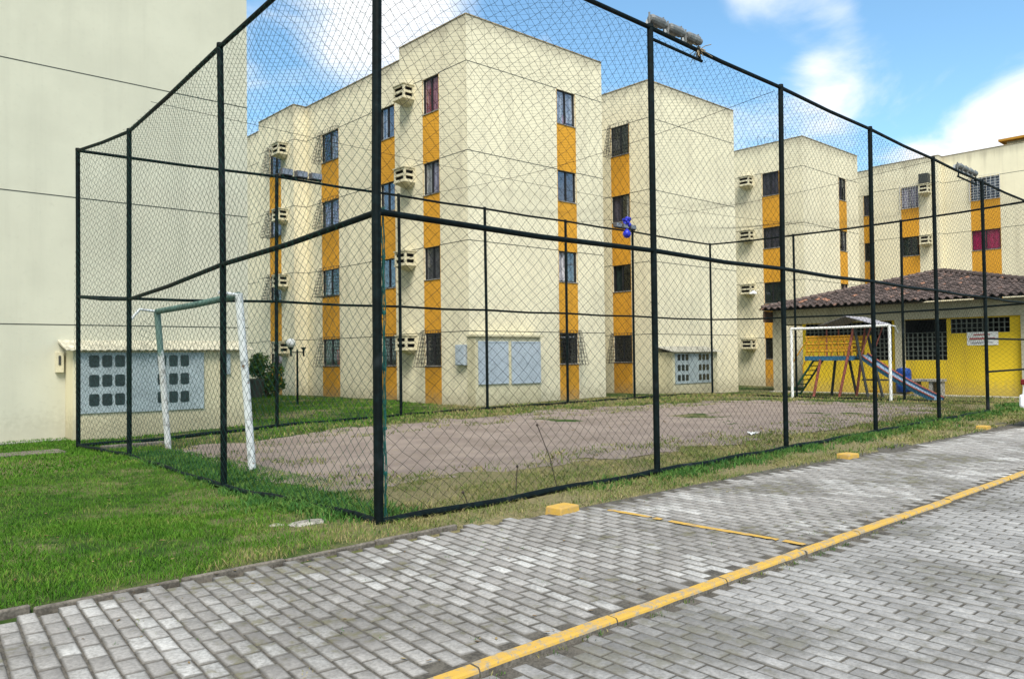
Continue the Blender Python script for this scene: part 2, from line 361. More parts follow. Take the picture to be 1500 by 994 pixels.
def ss(a, b, x):
    t = np.clip((np.asarray(x, float)-a)/(b-a), 0, 1); return t*t*(3-2*t)
def gz(x, y):
    x = np.asarray(x, float); y = np.asarray(y, float)
    return (-.13*ss(6.8, 11, y)*(1-ss(5, 10, x)) + .05*ss(15, 19, y)*ss(10, 14, x)*(1-ss(24, 32, x)) - .10*ss(26, 29.5, x)*ss(6, 8, y))
def G(x, y): return float(gz(x, y))
def vnoise(x, y, sc=1., seed=0):
    r = np.random.default_rng(seed); T = r.random((64, 64)); x = np.asarray(x, float)*sc+100; y = np.asarray(y, float)*sc+100
    i = np.floor(x).astype(int); j = np.floor(y).astype(int); fx = x-i; fy = y-j; fx = fx*fx*(3-2*fx); fy = fy*fy*(3-2*fy)
    g = lambda a, b: T[a % 64, b % 64]
    return (g(i, j)*(1-fx)+g(i+1, j)*fx)*(1-fy)+(g(i, j+1)*(1-fx)+g(i+1, j+1)*fx)*fy

def verge(x):    # where the paving gives way to soil
    return np.interp(x, [-6, 3.4, 4.2, 5.2, 6.5, 9, 12, 16, 30], [5.93, 5.93, 5.9, 5.92, 5.72, 5.62, 5.45, 5.36, 5.2])

# ------------------------------------------------------------------ ground
def grid_sheet(name, xs, ys, zf, mat, keep=None):
    X, Y = np.meshgrid(xs, ys, indexing='ij'); Z = zf(X, Y); nx, ny = len(xs), len(ys)
    V = np.stack([X, Y, Z], -1).reshape(-1, 3); idx = np.arange(nx*ny).reshape(nx, ny)
    Q = np.stack([idx[:-1, :-1], idx[1:, :-1], idx[1:, 1:], idx[:-1, 1:]], -1).reshape(-1, 4)
    if keep is not None:
        cx = V[Q].mean(1); Q = Q[keep(cx[:, 0], cx[:, 1])]
    return np_mesh(name, V, Q, 4, mat)
xs = np.unique(np.concatenate([np.linspace(-800, -10, 12), np.arange(-10, 50, .25), np.linspace(50, 800, 14)]))
ys = np.unique(np.concatenate([np.linspace(-800, -6, 12), np.arange(-6, 40, .25), np.linspace(40, 800, 14)]))
def ground_z(X, Y):
    edge = verge(X); sink = -.115*(1-ss(0, .16, Y-edge+.05))
    rough = (vnoise(X, Y, 1.7, 3)-.5)*.03 + (vnoise(X, Y, .5, 4)-.5)*.03
    inside = (np.abs(X-20) < 30) & (np.abs(Y-15) < 22)
    return gz(X, Y)+sink+np.where(inside & (Y > edge+.05), rough, 0)
struct(grid_sheet('ground', xs, ys, ground_z, 'soil'))
def in_court(x, y):
    n = (vnoise(x, y, 1.3, 11)-.5)*1.1+(vnoise(x, y, 4, 12)-.5)*.5
    front = np.interp(x, [4, 5.7, 9.5, 14, 19, 24, 28], [9.0, 8.7, 8.15, 7.75, 7.9, 8.3, 9.5]); back = np.interp(x, [4, 7, 12, 19, 23, 26], [16.3, 15.9, 16.3, 16.4, 15.4, 13.7])
    return (y > front+n*.5) & (y < back+n) & (x > 5.0+n*.6) & (x < 25.6+n-.25*np.abs(y-12))
def court_z(X, Y): return ground_z(X, Y)*.6+gz(X, Y)*.4+.006
struct(grid_sheet('court_surface', np.arange(4, 28, .1), np.arange(7, 18, .1), court_z, 'court', in_court))

def pavers(name, x0, x1, y0, y1, bw, bl, rot, z, mat, keep, gap=.012, seed=1):
    """running-bond pavers, long side across the road"""
    r = np.random.default_rng(seed); c, s = math.cos(rot), math.sin(rot)
    ni = int((x1-x0)/bw)+60; nj = int((y1-y0)/bl)+8
    I, J = np.meshgrid(np.arange(-30, ni-30), np.arange(-4, nj-4), indexing='ij'); I = I.ravel(); J = J.ravel()
    u = (I+.5)*bw; v = (J+.5+.5*(I % 2)+(vnoise(I*.37, J*0, 1, seed)-.5)*.25)*bl
    cx = x0+c*u+s*v; cy = y0-s*u+c*v
    wav = (vnoise(cx, cy, .8, seed+5)-.5)*.05
    cx = cx+wav; cy = cy+(vnoise(cx, cy, .7, seed+6)-.5)*.05
    k = keep(cx, cy); cx, cy = cx[k], cy[k]; n = len(cx)
    hw = (bw-gap)/2*(1+r.normal(0, .03, n)); hl = (bl-gap)/2*(1+r.normal(0, .02, n)); a = rot+r.normal(0, .012, n)
    ca, sa = np.cos(a), np.sin(a)
    base = z+r.normal(0, .0013, n)+(vnoise(cx, cy, .6, seed+7)-.5)*.006; tx = r.normal(0, .006, n); ty = r.normal(0, .005, n)
    ch = .005
    def ring(iw, dz):
        o = []
        for sx_, sy_ in ((-1, -1), (1, -1), (1, 1), (-1, 1)):
            lu = sx_*(hw-iw); lv = sy_*(hl-iw); o.append(np.stack([cx+ca*lu+sa*lv, cy-sa*lu+ca*lv, base+dz+tx*lu+ty*lv], -1))
        return np.stack(o, 1)
    V = np.concatenate([ring(ch, 0), ring(0, -.0035), ring(-.001, -.05)], 1)   # n,12,3
    fc = [(0, 1, 2, 3)]+[(4+i, 4+(i+1) % 4, (i+1) % 4, i) for i in range(4)]+[(8+i, 8+(i+1) % 4, 4+(i+1) % 4, 4+i) for i in range(4)]
    fc = np.array(fc); FF = (np.arange(n)[:, None, None]*12+fc[None]).reshape(-1, 4)
    q = np.array([(0, 0), (1, 0), (1, 1), (0, 1)], float); ins = np.array([(.07, .035)]*4); qi = q*(1-2*ins)+ins
    uvv = np.concatenate([qi, q, q]); uv = np.tile(uvv[fc].reshape(-1, 2), (n, 1))
    return np_mesh(name, V.reshape(-1, 3), FF, 4, mat, uv=uv)
def keep_bay(x, y):
    n = (vnoise(x, y, 1.5, 21)-.5)*.22*(x > 4)+(vnoise(x, y, 6, 22)-.5)*.12*(x > 4)
    return (y < verge(x)-.1+n) & (y > 3.30) & (x > -3.5) & (x < 27)
BAYROT = math.radians(5.5)
struct(pavers('parking_bay', -6, 27, 2.4, 6.6, .115, .228, BAYROT, 0., 'bay_brick', keep_bay, .013, 1))
struct(pavers('road', -6, 30, -4.5, 4, .112, .222, math.radians(1.5), -.046, 'road_brick', lambda x, y: (y < 3.135) & (y > -3.9) & (x > -3.5) & (x < 28), .0115, 2))
mb = MB(); mb.face([(-60, 3.2, -.0055), (60, 3.2, -.0055), (60, 5.75, -.0055), (-60, 5.75, -.0055)]); struct(mb.build('bay_sand_bed', 'sand'))
mb = MB(); mb.face([(-60, -30, -.0515), (60, -30, -.0515), (60, 3.2, -.0515), (-60, 3.2, -.0515)]); struct(mb.build('road_sand_bed', 'sand'))
# kerb: cast pieces about a metre long, painted yellow
mb = MB(); x = -2.6
while x < 27:
    L = random.uniform(.95, 1.25); dy = random.gauss(0, .003); dz = random.gauss(0, .003); t = random.gauss(0, .0025)
    n = 6; xa = [x+.006+(L-.012)*k/n for k in range(n+1)]
    prof = [(3.158, -.12), (3.160, -.022), (3.165, -.009), (3.174, .001), (3.236, .004), (3.246, .000), (3.249, -.08)]
    rows = []
    for k, xx in enumerate(xa):
        j = random.gauss(0, .0009); rows.append([(xx, py_+dy+t*(k/n-.5)*2+j, pz+dz+j) for py_, pz in prof])
    for k in range(n):
        for q in range(len(prof)-1):
            mb.face([rows[k][q], rows[k+1][q], rows[k+1][q+1], rows[k][q+1]], 1 if q == 0 else 0)  # road-facing side gets the dark colour as painted-in shade
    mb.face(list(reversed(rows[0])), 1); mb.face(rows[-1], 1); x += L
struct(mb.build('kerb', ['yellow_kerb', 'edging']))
# bay line: paint on the bricks, worn and slightly wavy
mb = MB(); pts = []
for k in range(45):
    y = 3.27+k*(5.42-3.27)/44; w = .036+random.gauss(0, .005); cx = 6.25+.012*math.sin(y*4)+random.gauss(0, .003); pts.append((cx-w, cx+w, y))
for a, b in zip(pts, pts[1:]):
    if random.random() < .93: mb.face([(a[0], a[2], .0075), (a[1], a[2], .0075), (b[1], b[2], .0075), (b[0], b[2], .0075)])
struct(mb.build('bay_line', 'yellow_line'))
# lawn edging: old concrete strips
mb = MB(); x = -3.3
while x < 3.9:
    L = random.uniform(.5, 1.1); y0 = 5.93+random.gauss(0, .012); r = random.gauss(0, .012); z1 = .012+random.gauss(0, .007)
    mb.box((0, 0, -.09), (L-.015, .05, z1), 0, lambda a, b, c, X=x, Y=y0, R=r: (X+a, Y+b+a*R, c+a*R*.6)); x += L
struct(mb.build('lawn_edging', 'edging', bevel=.01))

# ------------------------------------------------------------------ walls with openings
def wall(mb, P0, P1, z0, z1, n_in, regions=(), openings=(), depth=.14, m=0, void=1, backs=.55):
    """vertical wall from P0 to P1; regions: (u0,u1,za,zb,mat) painted bands; openings: (u0,u1,za,zb)"""
    P0 = Vector((*P0, 0)); P1 = Vector((*P1, 0)); L = (P1-P0).length; U = (P1-P0)/L; N = Vector((*n_in, 0))
    us = {0, L}; zs = {z0, z1}
    for q in list(regions)+list(openings): us |= {q[0], q[1]}; zs |= {q[2], q[3]}
    us = sorted(u for u in us if -1e-6 <= u <= L+1e-6); zs = sorted(z for z in zs if z0-1e-6 <= z <= z1+1e-6)
    pt = lambda u, d, z: tuple(P0+U*u+N*d+Vector((0, 0, z)))
    for a, b in zip(us, us[1:]):
        for c, d in zip(zs, zs[1:]):
            mu, mz = (a+b)/2, (c+d)/2
            if any(o[0] < mu < o[1] and o[2] < mz < o[3] for o in openings): continue
            mm = m
            for q in regions:
                if q[0] < mu < q[1] and q[2] < mz < q[3]: mm = q[4]
            mb.face([pt(a, 0, c), pt(b, 0, c), pt(b, 0, d), pt(a, 0, d)], mm)
    for a, b, c, d in openings:
        e = backs
        for q, mt in ((((a, 0, c), (b, 0, c), (b, depth, c), (a, depth, c)), m), (((a, 0, d), (a, depth, d), (b, depth, d), (b, 0, d)), m), (((a, 0, c), (a, depth, c), (a, depth, d), (a, 0, d)), m), (((b, 0, c), (b, 0, d), (b, depth, d), (b, depth, c)), m),
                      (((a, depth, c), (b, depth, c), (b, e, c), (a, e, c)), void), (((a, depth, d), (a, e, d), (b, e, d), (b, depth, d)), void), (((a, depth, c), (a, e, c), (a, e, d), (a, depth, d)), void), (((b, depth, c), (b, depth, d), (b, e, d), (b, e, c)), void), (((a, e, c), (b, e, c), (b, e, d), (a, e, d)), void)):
            mb.face([pt(*p) for p in q], mt)
def lf(P0, P1, n_in):
    P0 = Vector((*P0, 0)); P1 = Vector((*P1, 0)); U = (P1-P0).normalized(); N = Vector((*n_in, 0))
    return lambda u, d, z: tuple(P0+U*u+N*d+Vector((0, 0, z)))

GR = [2.45, 5.38, 8.29, 11.2]      # joint lines = window heads, storey by storey
TOP = 12.72
def window(parent, xf, u0, u1, z0, z1, look, panes=2, framemat='frame', opened=False):
    f = MB(); t = .035
    f.box((u0, .05, z0), (u1, .11, z0+t), 0, xf); f.box((u0, .05, z1-t), (u1, .11, z1), 0, xf)
    f.box((u0, .05, z0+t), (u0+t, .11, z1-t), 0, xf); f.box((u1-t, .05, z0+t), (u1, .11, z1-t), 0, xf)
    for k in range(1, panes):
        c = u0+(u1-u0)*k/panes; f.box((c-.022, .045, z0+t), (c+.022, .105, z1-t), 0, xf)
    f.box((u0-.01, -.025, z0-.03), (u1+.01, .05, z0-.001), 1, xf)
    fo = f.build('window', [framemat, 'grey_conc'], parent)
    g = MB()
    for k in range(panes):
        a = u0+(u1-u0)*k/panes; b = u0+(u1-u0)*(k+1)/panes
        if opened and k == 0: continue
        g.box((a+.02, .082, z0+t), (b-.02, .086, z1-t), 0, xf)
    g.build('pane', 'glass', fo)
    for kind, a, b, za, zb in look:      # curtains: fractions of the opening
        c = MB(); n = 10; ua = u0+(u1-u0)*a; ub = u0+(u1-u0)*b
        for k in range(n):
            q0 = ua+(ub-ua)*k/n; q1 = ua+(ub-ua)*(k+1)/n; d0 = .112+.014*(k % 2); d1 = .112+.014*((k+1) % 2)
            A, B = z0+(z1-z0)*za, z0+(z1-z0)*zb
            c.face([xf(q0, d0, A), xf(q1, d1, A), xf(q1, d1, B), xf(q0, d0, B)])
        c.build('curtain', kind, fo)
    return fo
def cage(parent, xf, u0, u1, z0, z1, out0=.14, out1=.46, mat='bars'):
    g = MB(); r = .008; P = lambda u, d, z: xf(u, -d, z)
    za, zb = z0-.05, z1+.08; O = lambda z: out1+(out0-out1)*(z-za)/(zb-za)
    nz = 9
    for k in range(nz+1):
        z = za+(zb-za)*k/nz; d = O(z)
        g.tube([P(u0, .0, z), P(u0, d, z), P(u1, d, z), P(u1, .0, z)], r, 4)
    for k in range(8):
        u = u0+(u1-u0)*k/7; g.tube([P(u, O(za), za), P(u, O(zb), zb)], r, 4)
        g.tube([P(u, .0, za), P(u, O(za), za)], r, 4)
    for u in (u0, u1):
        for q in (.33, .66): g.tube([P(u, O(za)*q, za), P(u, O(zb)*q, zb)], r*.8, 4)
    return g.build('window_cage', mat, parent)
def ac_hood(parent, xf, u0, u1, z0, z1, out=.45):
    h = MB(); void = 1
    A = xf(u0, -out, 0); B = xf(u1, -out, 0); C0 = xf(u0, 0, 0); C1 = xf(u1, 0, 0)
    nf = Vector(xf(0, 1, 0))-Vector(xf(0, 0, 0)); un = (Vector(xf(1, 0, 0))-Vector(xf(0, 0, 0)))
    H = z1-z0; w = u1-u0; e = .07
    sl = lambda L: [(e, L-e, z0+H*.14, z0+H*.40), (e, L-e, z0+H*.58, z0+H*.84)]
    wall(h, A[:2], B[:2], z0, z1, nf[:2], (), sl(w), .05, 0, 1, .20)
    wall(h, C0[:2], A[:2], z0, z1, un[:2], (), sl(out), .05, 0, 1, .12)
    wall(h, B[:2], C1[:2], z0, z1, (-un)[:2], (), sl(out), .05, 0, 1, .12)
    h.face([(A[0], A[1], z1), (B[0], B[1], z1), (C1[0], C1[1], z1), (C0[0], C0[1], z1)])
    h.box((u0-.03, -out-.03, z1), (u1+.03, 0, z1+.035), 0, xf)
    h.box((u0-.02, -out-.02, z0-.035), (u1+.02, 0, z0), 0, xf)
    i = len(h.v)
    h.face([xf(u0, -out+.02, z0-.035), xf(u1, -out+.02, z0-.035), xf(u1-.16, 0, z0-.20), xf(u0+.16, 0, z0-.20)], 0)
    h.face([xf(u1, -out+.02, z0-.035), xf(u1, 0, z0-.035), xf(u1-.16, 0, z0-.20)], 0); h.face([xf(u0, -out+.02, z0-.035), xf(u0+.16, 0, z0-.20), xf(u0, 0, z0-.035)], 0)
    return h.build('air_conditioner_hood', ['hood', 'dark_void'], parent)
def joint(parent, segs, zs):
    for z in zs:
        j = MB()
        for xf, u0, u1, gaps in segs:
            cuts = [u0]
            for a, b in sorted(gaps): cuts += [a, b]
            cuts.append(u1)
            for a, b in zip(cuts[::2], cuts[1::2]):
                if b-a > .01: j.box((a, -.004, z), (b, .01, z+.022), 0, xf)
        j.build('joint_line', 'joint', parent)
def strips(u0, u1, wh, top=11.2, g0=-.4):
    """ochre band from the ground to the top window's head"""
    return [(u0-.02, u1+.02, g0, top, 2)]
WM = ['cream', 'dark_void', 'ochre']
WIN_H = 1.06
def outline(pts):  # iterate footprint edges with inward normals (pts counter-clockwise from above)
    n = len(pts); area = sum(pts[i][0]*pts[(i+1) % n][1]-pts[(i+1) % n][0]*pts[i][1] for i in range(n))
    for i in range(n):
        a, b = pts[i], pts[(i+1) % n]; dx, dy = b[0]-a[0], b[1]-a[1]; L = math.hypot(dx, dy); s_ = 1 if area > 0 else -1
        yield a, b, (-dy/L*s_, dx/L*s_)
def building(name, label, loc, pts, faces, zbase=-.4, top=TOP, wallmat='cream'):
    """faces: {edge index: list of (u0,u1,[per-storey look...],opts)}"""
    t = thing(name, label, 'apartment block', loc); mb = MB(); segs = []
    for i, (a, b, n) in enumerate(outline(pts)):
        xf = lf(a, b, n); L = math.hypot(b[0]-a[0], b[1]-a[1]); reg = []; ops = []; gaps = []
        for (u0, u1, looks, o) in faces.get(i, []):
            reg += strips(u0, u1, None)
            for k, lk in enumerate(looks):
                if lk is None: continue
                z1 = GR[k]-.0; z0 = z1-WIN_H-(.16 if k == 3 else .04)
                ops.append((u0, u1, z0, z1)); window(t, xf, u0, u1, z0, z1, lk, o.get('panes', 2), 'frame', (k in o.get('open', ())))
                if k in o.get('cage', ()): cage(t, xf, u0-.04, u1+.04, z0, z1)
                if k in o.get('wcage', ()): cage(t, xf, u0-.04, u1+.04, z0, z1, .10, .14, 'white_frame')
            for a0, a1, ks in o.get('ac', ()):
                for k in ks: ac_hood(t, xf, a0, a1, GR[k]-.53, GR[k]-.07); 
            gaps.append((u0, u1))
        wall(mb, a, b, zbase, top, n, reg, ops)
        # coping on the parapet
        mb.box((-.0, -.02, top), (L, .16, top+.035), 3, xf); mb.face([xf(0, .16, top), xf(L, .16, top), xf(L, .16, top-.4), xf(0, .16, top-.4)], 0)
        segs.append((xf, 0, L, gaps))
    mb.face([(x, y, top-.4) for x, y in pts], 3)
    mb.build('wall', [wallmat, 'dark_void', 'ochre', 'coping'], t); joint(t, segs, GR)
    return t

W_ = lambda k, a=0, b=1, za=0, zb=1: (k, a, b, za, zb)
# block with the meter cabinets at the court's back corner
A_pts = [(16.0, 19.62), (22.6, 19.62), (22.6, 40.), (16.65, 40.), (16.65, 35.1), (16.03, 35.1), (16.03, 31.62), (16.65, 31.62), (16.65, 23.42), (16.0, 23.42)]
# edges: 0 front, 4 block-3 side wall, 6 recess wall (from Y 31.62 to 23.42), 8 side wall of front block (from Y 23.42 to 19.62)
def yl(top, y): return top-y
A = building('apartment_building', 'cream apartment block with two plain grey cabinet doors at the foot of its corner', (19.3, 19.62, 0), A_pts, {
    0: [(20.16-16, 21.11-16, [[], [W_('cur_white', .04, .42, 0, 1), W_('cur_blue', .5, 1)], [W_('cur_dark')], [W_('cur_white', .02, .47), W_('cur_white', .54, .98, .1, 1), W_('cur_pink', .40, .62, .0, .3)]], {'cage': (0,), 'open': (1,)})],
    9: [(23.42-22.02, 23.42-21.12, [[], [W_('cur_dark')], [W_('cur_white', .05, .5), W_('cur_lilac', .5, 1)], [W_('cur_red', .12, .46, 0, .72), W_('cur_pink', .0, .5), W_('cur_pink', .5, 1)]], {'cage': (0,), 'ac': [(23.42-23.16, 23.42-22.52, (0, 1, 2, 3))]})],
    7: [(31.62-30.28, 31.62-28.88, [[W_('cur_plants', .0, .55), W_('cur_red', .7, 1, 0, .6)], [W_('cur_white', .2, .48)], [W_('cur_lilac', .1, .9)], [W_('cur_white', .52, 1)]], {'cage': (0, 1, 2, 3)}),
        (31.62-25.72, 31.62-24.74, [[], [W_('cur_dark')], [W_('cur_blue')], [W_('cur_blue', 0, 1), W_('cur_white', .1, .5)]], {'cage': (0,)})],
    5: [(35.1-33.95, 35.1-32.85, [[W_('cur_pink', .3, 1, 0, .7)], [], [W_('cur_lilac')], [W_('cur_blue')]], {'cage': (1, 2, 3), 'ac': [(35.1-32.82, 35.1-32.18, (0, 1, 2, 3))]})],
})
def cabinet_door(parent, name, x0, x1, z0, z1, y, mat, handle=True):
    m = MB(); m.box((x0, y-.035, z0), (x1, y, z1)); e = .05
    for a, b, c, d in ((x0, x1, z0, z0+e), (x0, x1, z1-e, z1), (x0, x0+e, z0+e, z1-e), (x1-e, x1, z0+e, z1-e)): m.box((a, y-.045, c), (b, y-.0352, d))
    if handle: m.box(((x0+x1)/2-.02, y-.06, (z0+z1)/2-.04), ((x0+x1)/2+.02, y-.0351, (z0+z1)/2+.04))
    return m.build(name, mat, parent, bevel=.004)
# cabinets against its front wall
m = MB(); m.box((15.9, 19.2, -.2), (18.78, 19.618, 2.26)); m.box((15.86, 19.12, 2.26), (18.86, 19.617, 2.34))
cab = m.build('meter_cabinet', 'annex_wall', A, bevel=.01)
cabinet_door(cab, 'steel_door', 16.0, 17.27, .74, 2.12, 19.198, 'cabinet'); cabinet_door(cab, 'steel_door', 17.42, 18.74, .72, 2.12, 19.198, 'cabinet')
m = MB(); m.box((15.84, 19.70, 1.36), (15.998, 20.16, 2.02)); m.box((15.83, 19.72, 1.38), (15.8395, 20.14, 2.0)); m.build('junction_box', 'cabinet', A, bevel=.006)

# second block, set back along the same front line
B_pts = [(25.46, 19.62), (31.72, 19.62), (31.72, 32.), (25.46, 32.)]
B = building('apartment_building', 'cream apartment block with a small meter shed below its blank right wall, between two others', (28.6, 19.62, 0), B_pts, {
    3: [(32-21.62, 32-20.66, [[], [W_('cur_green', .1, .45)], [W_('cur_dark', .0, .5), W_('cur_white', .75, 1)], [W_('cur_green', .5, 1), W_('cur_dark', 0, .4, .2, .6)]], {'cage': (0, 3), 'open': (1, 2)})]})
def meter_shed(parent, x0, x1, y0, ywall, zt, panels, cols, roofmat, wallmat='annex_wall', dz=0.):
    m = MB(); m.box((x0, y0, -.4), (x1, ywall-.002, zt)); sh = m.build('meter_shed', wallmat, parent)
    r = MB(); n = int((x1-x0+.3)/.03); xa = x0-.16; pts = []
    for k in range(n+1):
        x = xa+(x1-x0+.32)*k/n; c = .010*math.sin(k*2*math.pi*.03/.16*1.0); pts.append((x, c))
    for (p, c), (q, d) in zip(pts, pts[1:]):
        r.face([(p, y0-.16, zt+.01+c), (q, y0-.16, zt+.01+d), (q, ywall, zt+.24+d), (p, ywall, zt+.24+c)]); r.face([(p, y0-.16, zt-.005+c), (p, y0-.16, zt+.01+c), (q, y0-.16, zt+.01+d), (q, y0-.16, zt-.005+d)][::-1])
        r.face([(p, y0-.16, zt-.005+c), (q, y0-.16, zt-.005+d), (q, ywall, zt+.2+d), (p, ywall, zt+.2+c)][::-1])
    r.build('shed_roof', roofmat, sh)
    for (a, b, z0, z1) in panels:
        p = MB(); p.box((a, y0-.03, z0), (b, y0-.002, z1)); e = .03
        for q in ((a, a+e), (b-e, b)): p.box((q[0], y0-.038, z0), (q[1], y0-.0302, z1))
        p.build('meter_panel', 'cabinet2', sh)
    for (a, b, c, d) in cols:
        w = MB(); k = 3; rr = min(b-a, d-c)*.22; y = y0-.036; ring = []
        for cx, cz, t0 in ((b-rr, d-rr, 0), (a+rr, d-rr, 90), (a+rr, c+rr, 180), (b-rr, c+rr, 270)):
            for i in range(5): t = math.radians(t0+i*22.5); ring.append((cx+rr*math.cos(t), cz+rr*math.sin(t)))
        w.face([(x, y, z) for x, z in ring][::-1])
        for i in range(len(ring)):
            p, q = ring[i], ring[(i+1) % len(ring)]; w.face([(p[0], y, p[1]), (q[0], y, q[1]), (q[0], y+.006, q[1]), (p[0], y+.006, p[1])])
        w.build('meter_window', 'meter_glass', sh)
    return sh
meter_shed(B, 25.8, 28.95, 18.9, 19.62, 1.72, [(25.95, 28.55, .45, 1.66)], [(26.1+i*.27, 26.1+i*.27+.19, z, z+.25) for i in range(3) for z in (.56, .96, 1.38)]+[(27.55+i*.27, 27.55+i*.27+.19, z, z+.25) for i in range(3) for z in (.56, .96, 1.38)], 'concrete')

C_pts = [(38.1, 19.62), (44.45, 19.62), (44.45, 32.), (38.1, 32.)]
Cb = building('apartment_building', 'cream apartment block with thin wire antennas, rising behind the left end of the pavilion', (41.3, 19.62, 0), C_pts, {
    0: [(42.1-38.1, 42.98-38.1, [[W_('cur_dark')], [W_('cur_red', .5, 1)], [W_('cur_dark', .5, 1)], [W_('cur_dark', .0, .5)]], {})],
    3: [(32-21.91, 32-20.95, [[], [W_('cur_green')], [W_('cur_dark', .1, .9)], [W_('cur_dark')]], {'panes': 2, 'wcage': (), 'ac': [(32-23.08, 32-22.44, (0, 1, 2, 3))]})]})
m = MB()
for x, y, h in ((38.6, 21.5, .75), (38.62, 22.0, .6), (38.6, 22.4, .7), (38.65, 21.0, .95)):
    m.tube([(x, y, 12.7), (x, y, 12.7+h)], .012, 5); m.tube([(x, y, 12.7+h), (x, y-.18, 12.6+h), (x, y-.2, 12.72+h*.3)], .008, 4)
m.build('antenna', 'bars', Cb)
m = MB(); m.tube([(38.1, 22.25, 5.0), (37.55, 22.2, 4.95)], .02, 6); m.lathe((37.5, 22.2, 4.78), [(.22, 0), (.16, .1), (.03, .17), (.001, .18)], 12); m.build('wall_lamp', 'white', Cb)

D_pts = [(48.45, 4.0), (56., 4.), (56., 32.), (48.45, 32.), (48.45, 20.2), (47.85, 20.2), (47.85, 16.55), (48.45, 16.55)]
D = building('apartment_building', 'cream apartment block at the far right behind the pavilion, with a magenta curtained window', (49, 14, 0), D_pts, {
    7: [(16.55-15.1, 16.55-13.68, [[], [], [W_('cur_mag')], [W_('cur_blue', .02, .98)]], {'wcage': (3,)})],
    5: [(20.2-18.6, 20.2-17.65, [[], [W_('cur_dark')], [W_('cur_green')], [W_('cur_lilac', .0, 1), ]], {'wcage': (3,), 'ac': [(20.2-17.48, 20.2-16.96, (2, 3))]})],
    3: [(32-21.05, 32-20.35, [[], [W_('cur_dark')], [W_('cur_blue', .5, 1)], [W_('cur_dark')]], {'panes': 2})]})
m = MB(); m.box((48.9, 4.2, 12.3), (55, 13.4, 13.0)); m.box((48.5, 4.05, 13.0), (55.2, 13.7, 13.12), 1); m.build('roof_slab', ['cream', 'ochre'], D)
m = MB(); m.box((47.4, 16.98, 11.2), (47.85, 17.46, 11.75)); m.build('air_conditioner', 'leafdark', D, bevel=.01)

# the plain gable at the left
L_pts = [(-12., 20.1), (8.86, 20.1), (8.86, 34.), (-12., 34.)]
Lb = building('apartment_building', 'blank windowless cream block filling the left edge, a low meter shed at its foot', (-1.5, 20.1, 0), L_pts, {}, zbase=-.5, top=16.0, wallmat='cream_grey')
cols = [(4.87+.27*i, 5.08+.27*i, z, z+.27) for i in range(3) for z in (.62, 1.05, 1.49)]+[(6.34+.265*i, 6.54+.265*i, z, z+.27) for i in range(3) for z in (.62, 1.05, 1.48)]
MAT['shedroof'] = plain('cream_grey_roof_sheet', (.47, .44, .33), .9, var=.35, sc=4)
meter_shed(Lb, 4.55, 8.5, 19.45, 20.1, 1.87, [(4.64, 5.70, .46, 1.82), (5.73, 7.43, .44, 1.81)], cols, 'shedroof')
m = MB(); m.box((7.84, 19.40, 1.26), (8.09, 19.449, 1.77)); m.build('junction_box', 'cabinet2', Lb, bevel=.006)
m = MB(); m.box((4.34, 20.0, 1.38), (4.5, 20.099, 1.84)); m.box((4.39, 19.985, 1.55), (4.44, 19.999, 1.76), 1); m.build('utility_box', ['hood', 'leafdark'], Lb, bevel=.006)
m = MB(); m.box((-12, 19.75, -.5), (4.5, 20.098, -.105)); m.build('plinth', 'grey_conc', Lb)

# ------------------------------------------------------------------ pavilion
XW, ZB = 33.0, -.35
pv = thing('pavilion', 'low yellow pavilion with a dark clay tile roof and lattice screens behind the far goal', 'pavilion', (37, 12.5, -.1))
m = MB(); n_in = (1, 0); YR = 17.15
u = lambda y: YR-y
ops = [(u(17.0), u(13.3), 2.32, 2.88), (u(12.88), u(11.25), 2.36, 2.88), (u(11.1), u(9.1), 2.30, 2.86)]
lat = [(u(14.15), u(13.3), 1.28, 2.32), (u(12.88), u(11.25), 1.28, 2.36)]
door = [(u(8.72), u(7.4), -.1, 2.86)]
wall(m, (XW, YR), (XW, 5.5), ZB, 2.9, n_in, (), ops+lat+door, .12, 0, 1, 1.6)
m.face([(XW, 5.5, ZB), (44, 5.5, ZB), (44, 5.5, 2.9), (XW, 5.5, 2.9)], 0); m.face([(XW, YR, ZB), (XW, YR, 2.9), (44, YR, 2.9), (44, YR, ZB)], 0)
m.build('wall', ['yellow_wall', 'dark_void'], pv)
def lattice(y0, y1, z0, z1, pitch=.185):
    g = MB(); n = max(1, round((y1-y0)/pitch)); k = max(1, round((z1-z0)/pitch)); t = .032
    for i in range(n+1):
        y = y0+(y1-y0)*i/n; g.box((XW+.02, y-t/2, z0), (XW+.10, y+t/2, z1))
    for i in range(k+1):
        z = z0+(z1-z0)*i/k; g.box((XW+.023, y0, z-t/2), (XW+.097, y1, z+t/2))
    g.build('lattice_screen', 'lattice', pv)
MAT['lattice'] = plain('mossy_lattice_concrete', (.12, .135, .115), .95, var=.4)
lattice(13.3, 17.0, 2.32, 2.88); lattice(13.3, 14.15, 1.28, 2.32); lattice(11.25, 12.88, 1.28, 2.36); lattice(9.1, 11.1, 2.30, 2.86)
MAT['beam'] = wall_mat('pavilion_beam_paint', (.46, .43, .31), top=50, streak=.6)
m = MB(); m.box((32.86, 5.5, 2.9), (33.1, 18.5, 3.55)); m.box((33.1, 18.26, 2.9), (44, 18.5, 3.55)); m.build('beam', 'beam', pv, bevel=.01)
for y0, y1 in ((18.05, 18.48), (12.8, 13.12), (8.35, 8.7)):
    m = MB(); m.box((32.78, y0, ZB), (33.06, y1, 2.9)); m.build('pillar', 'beam', pv, bevel=.01)
m = MB(); m.box((32.3, 5.5, -.4), (32.95, 18.4, -.06)); m.build('floor_kerb', 'concrete', pv)
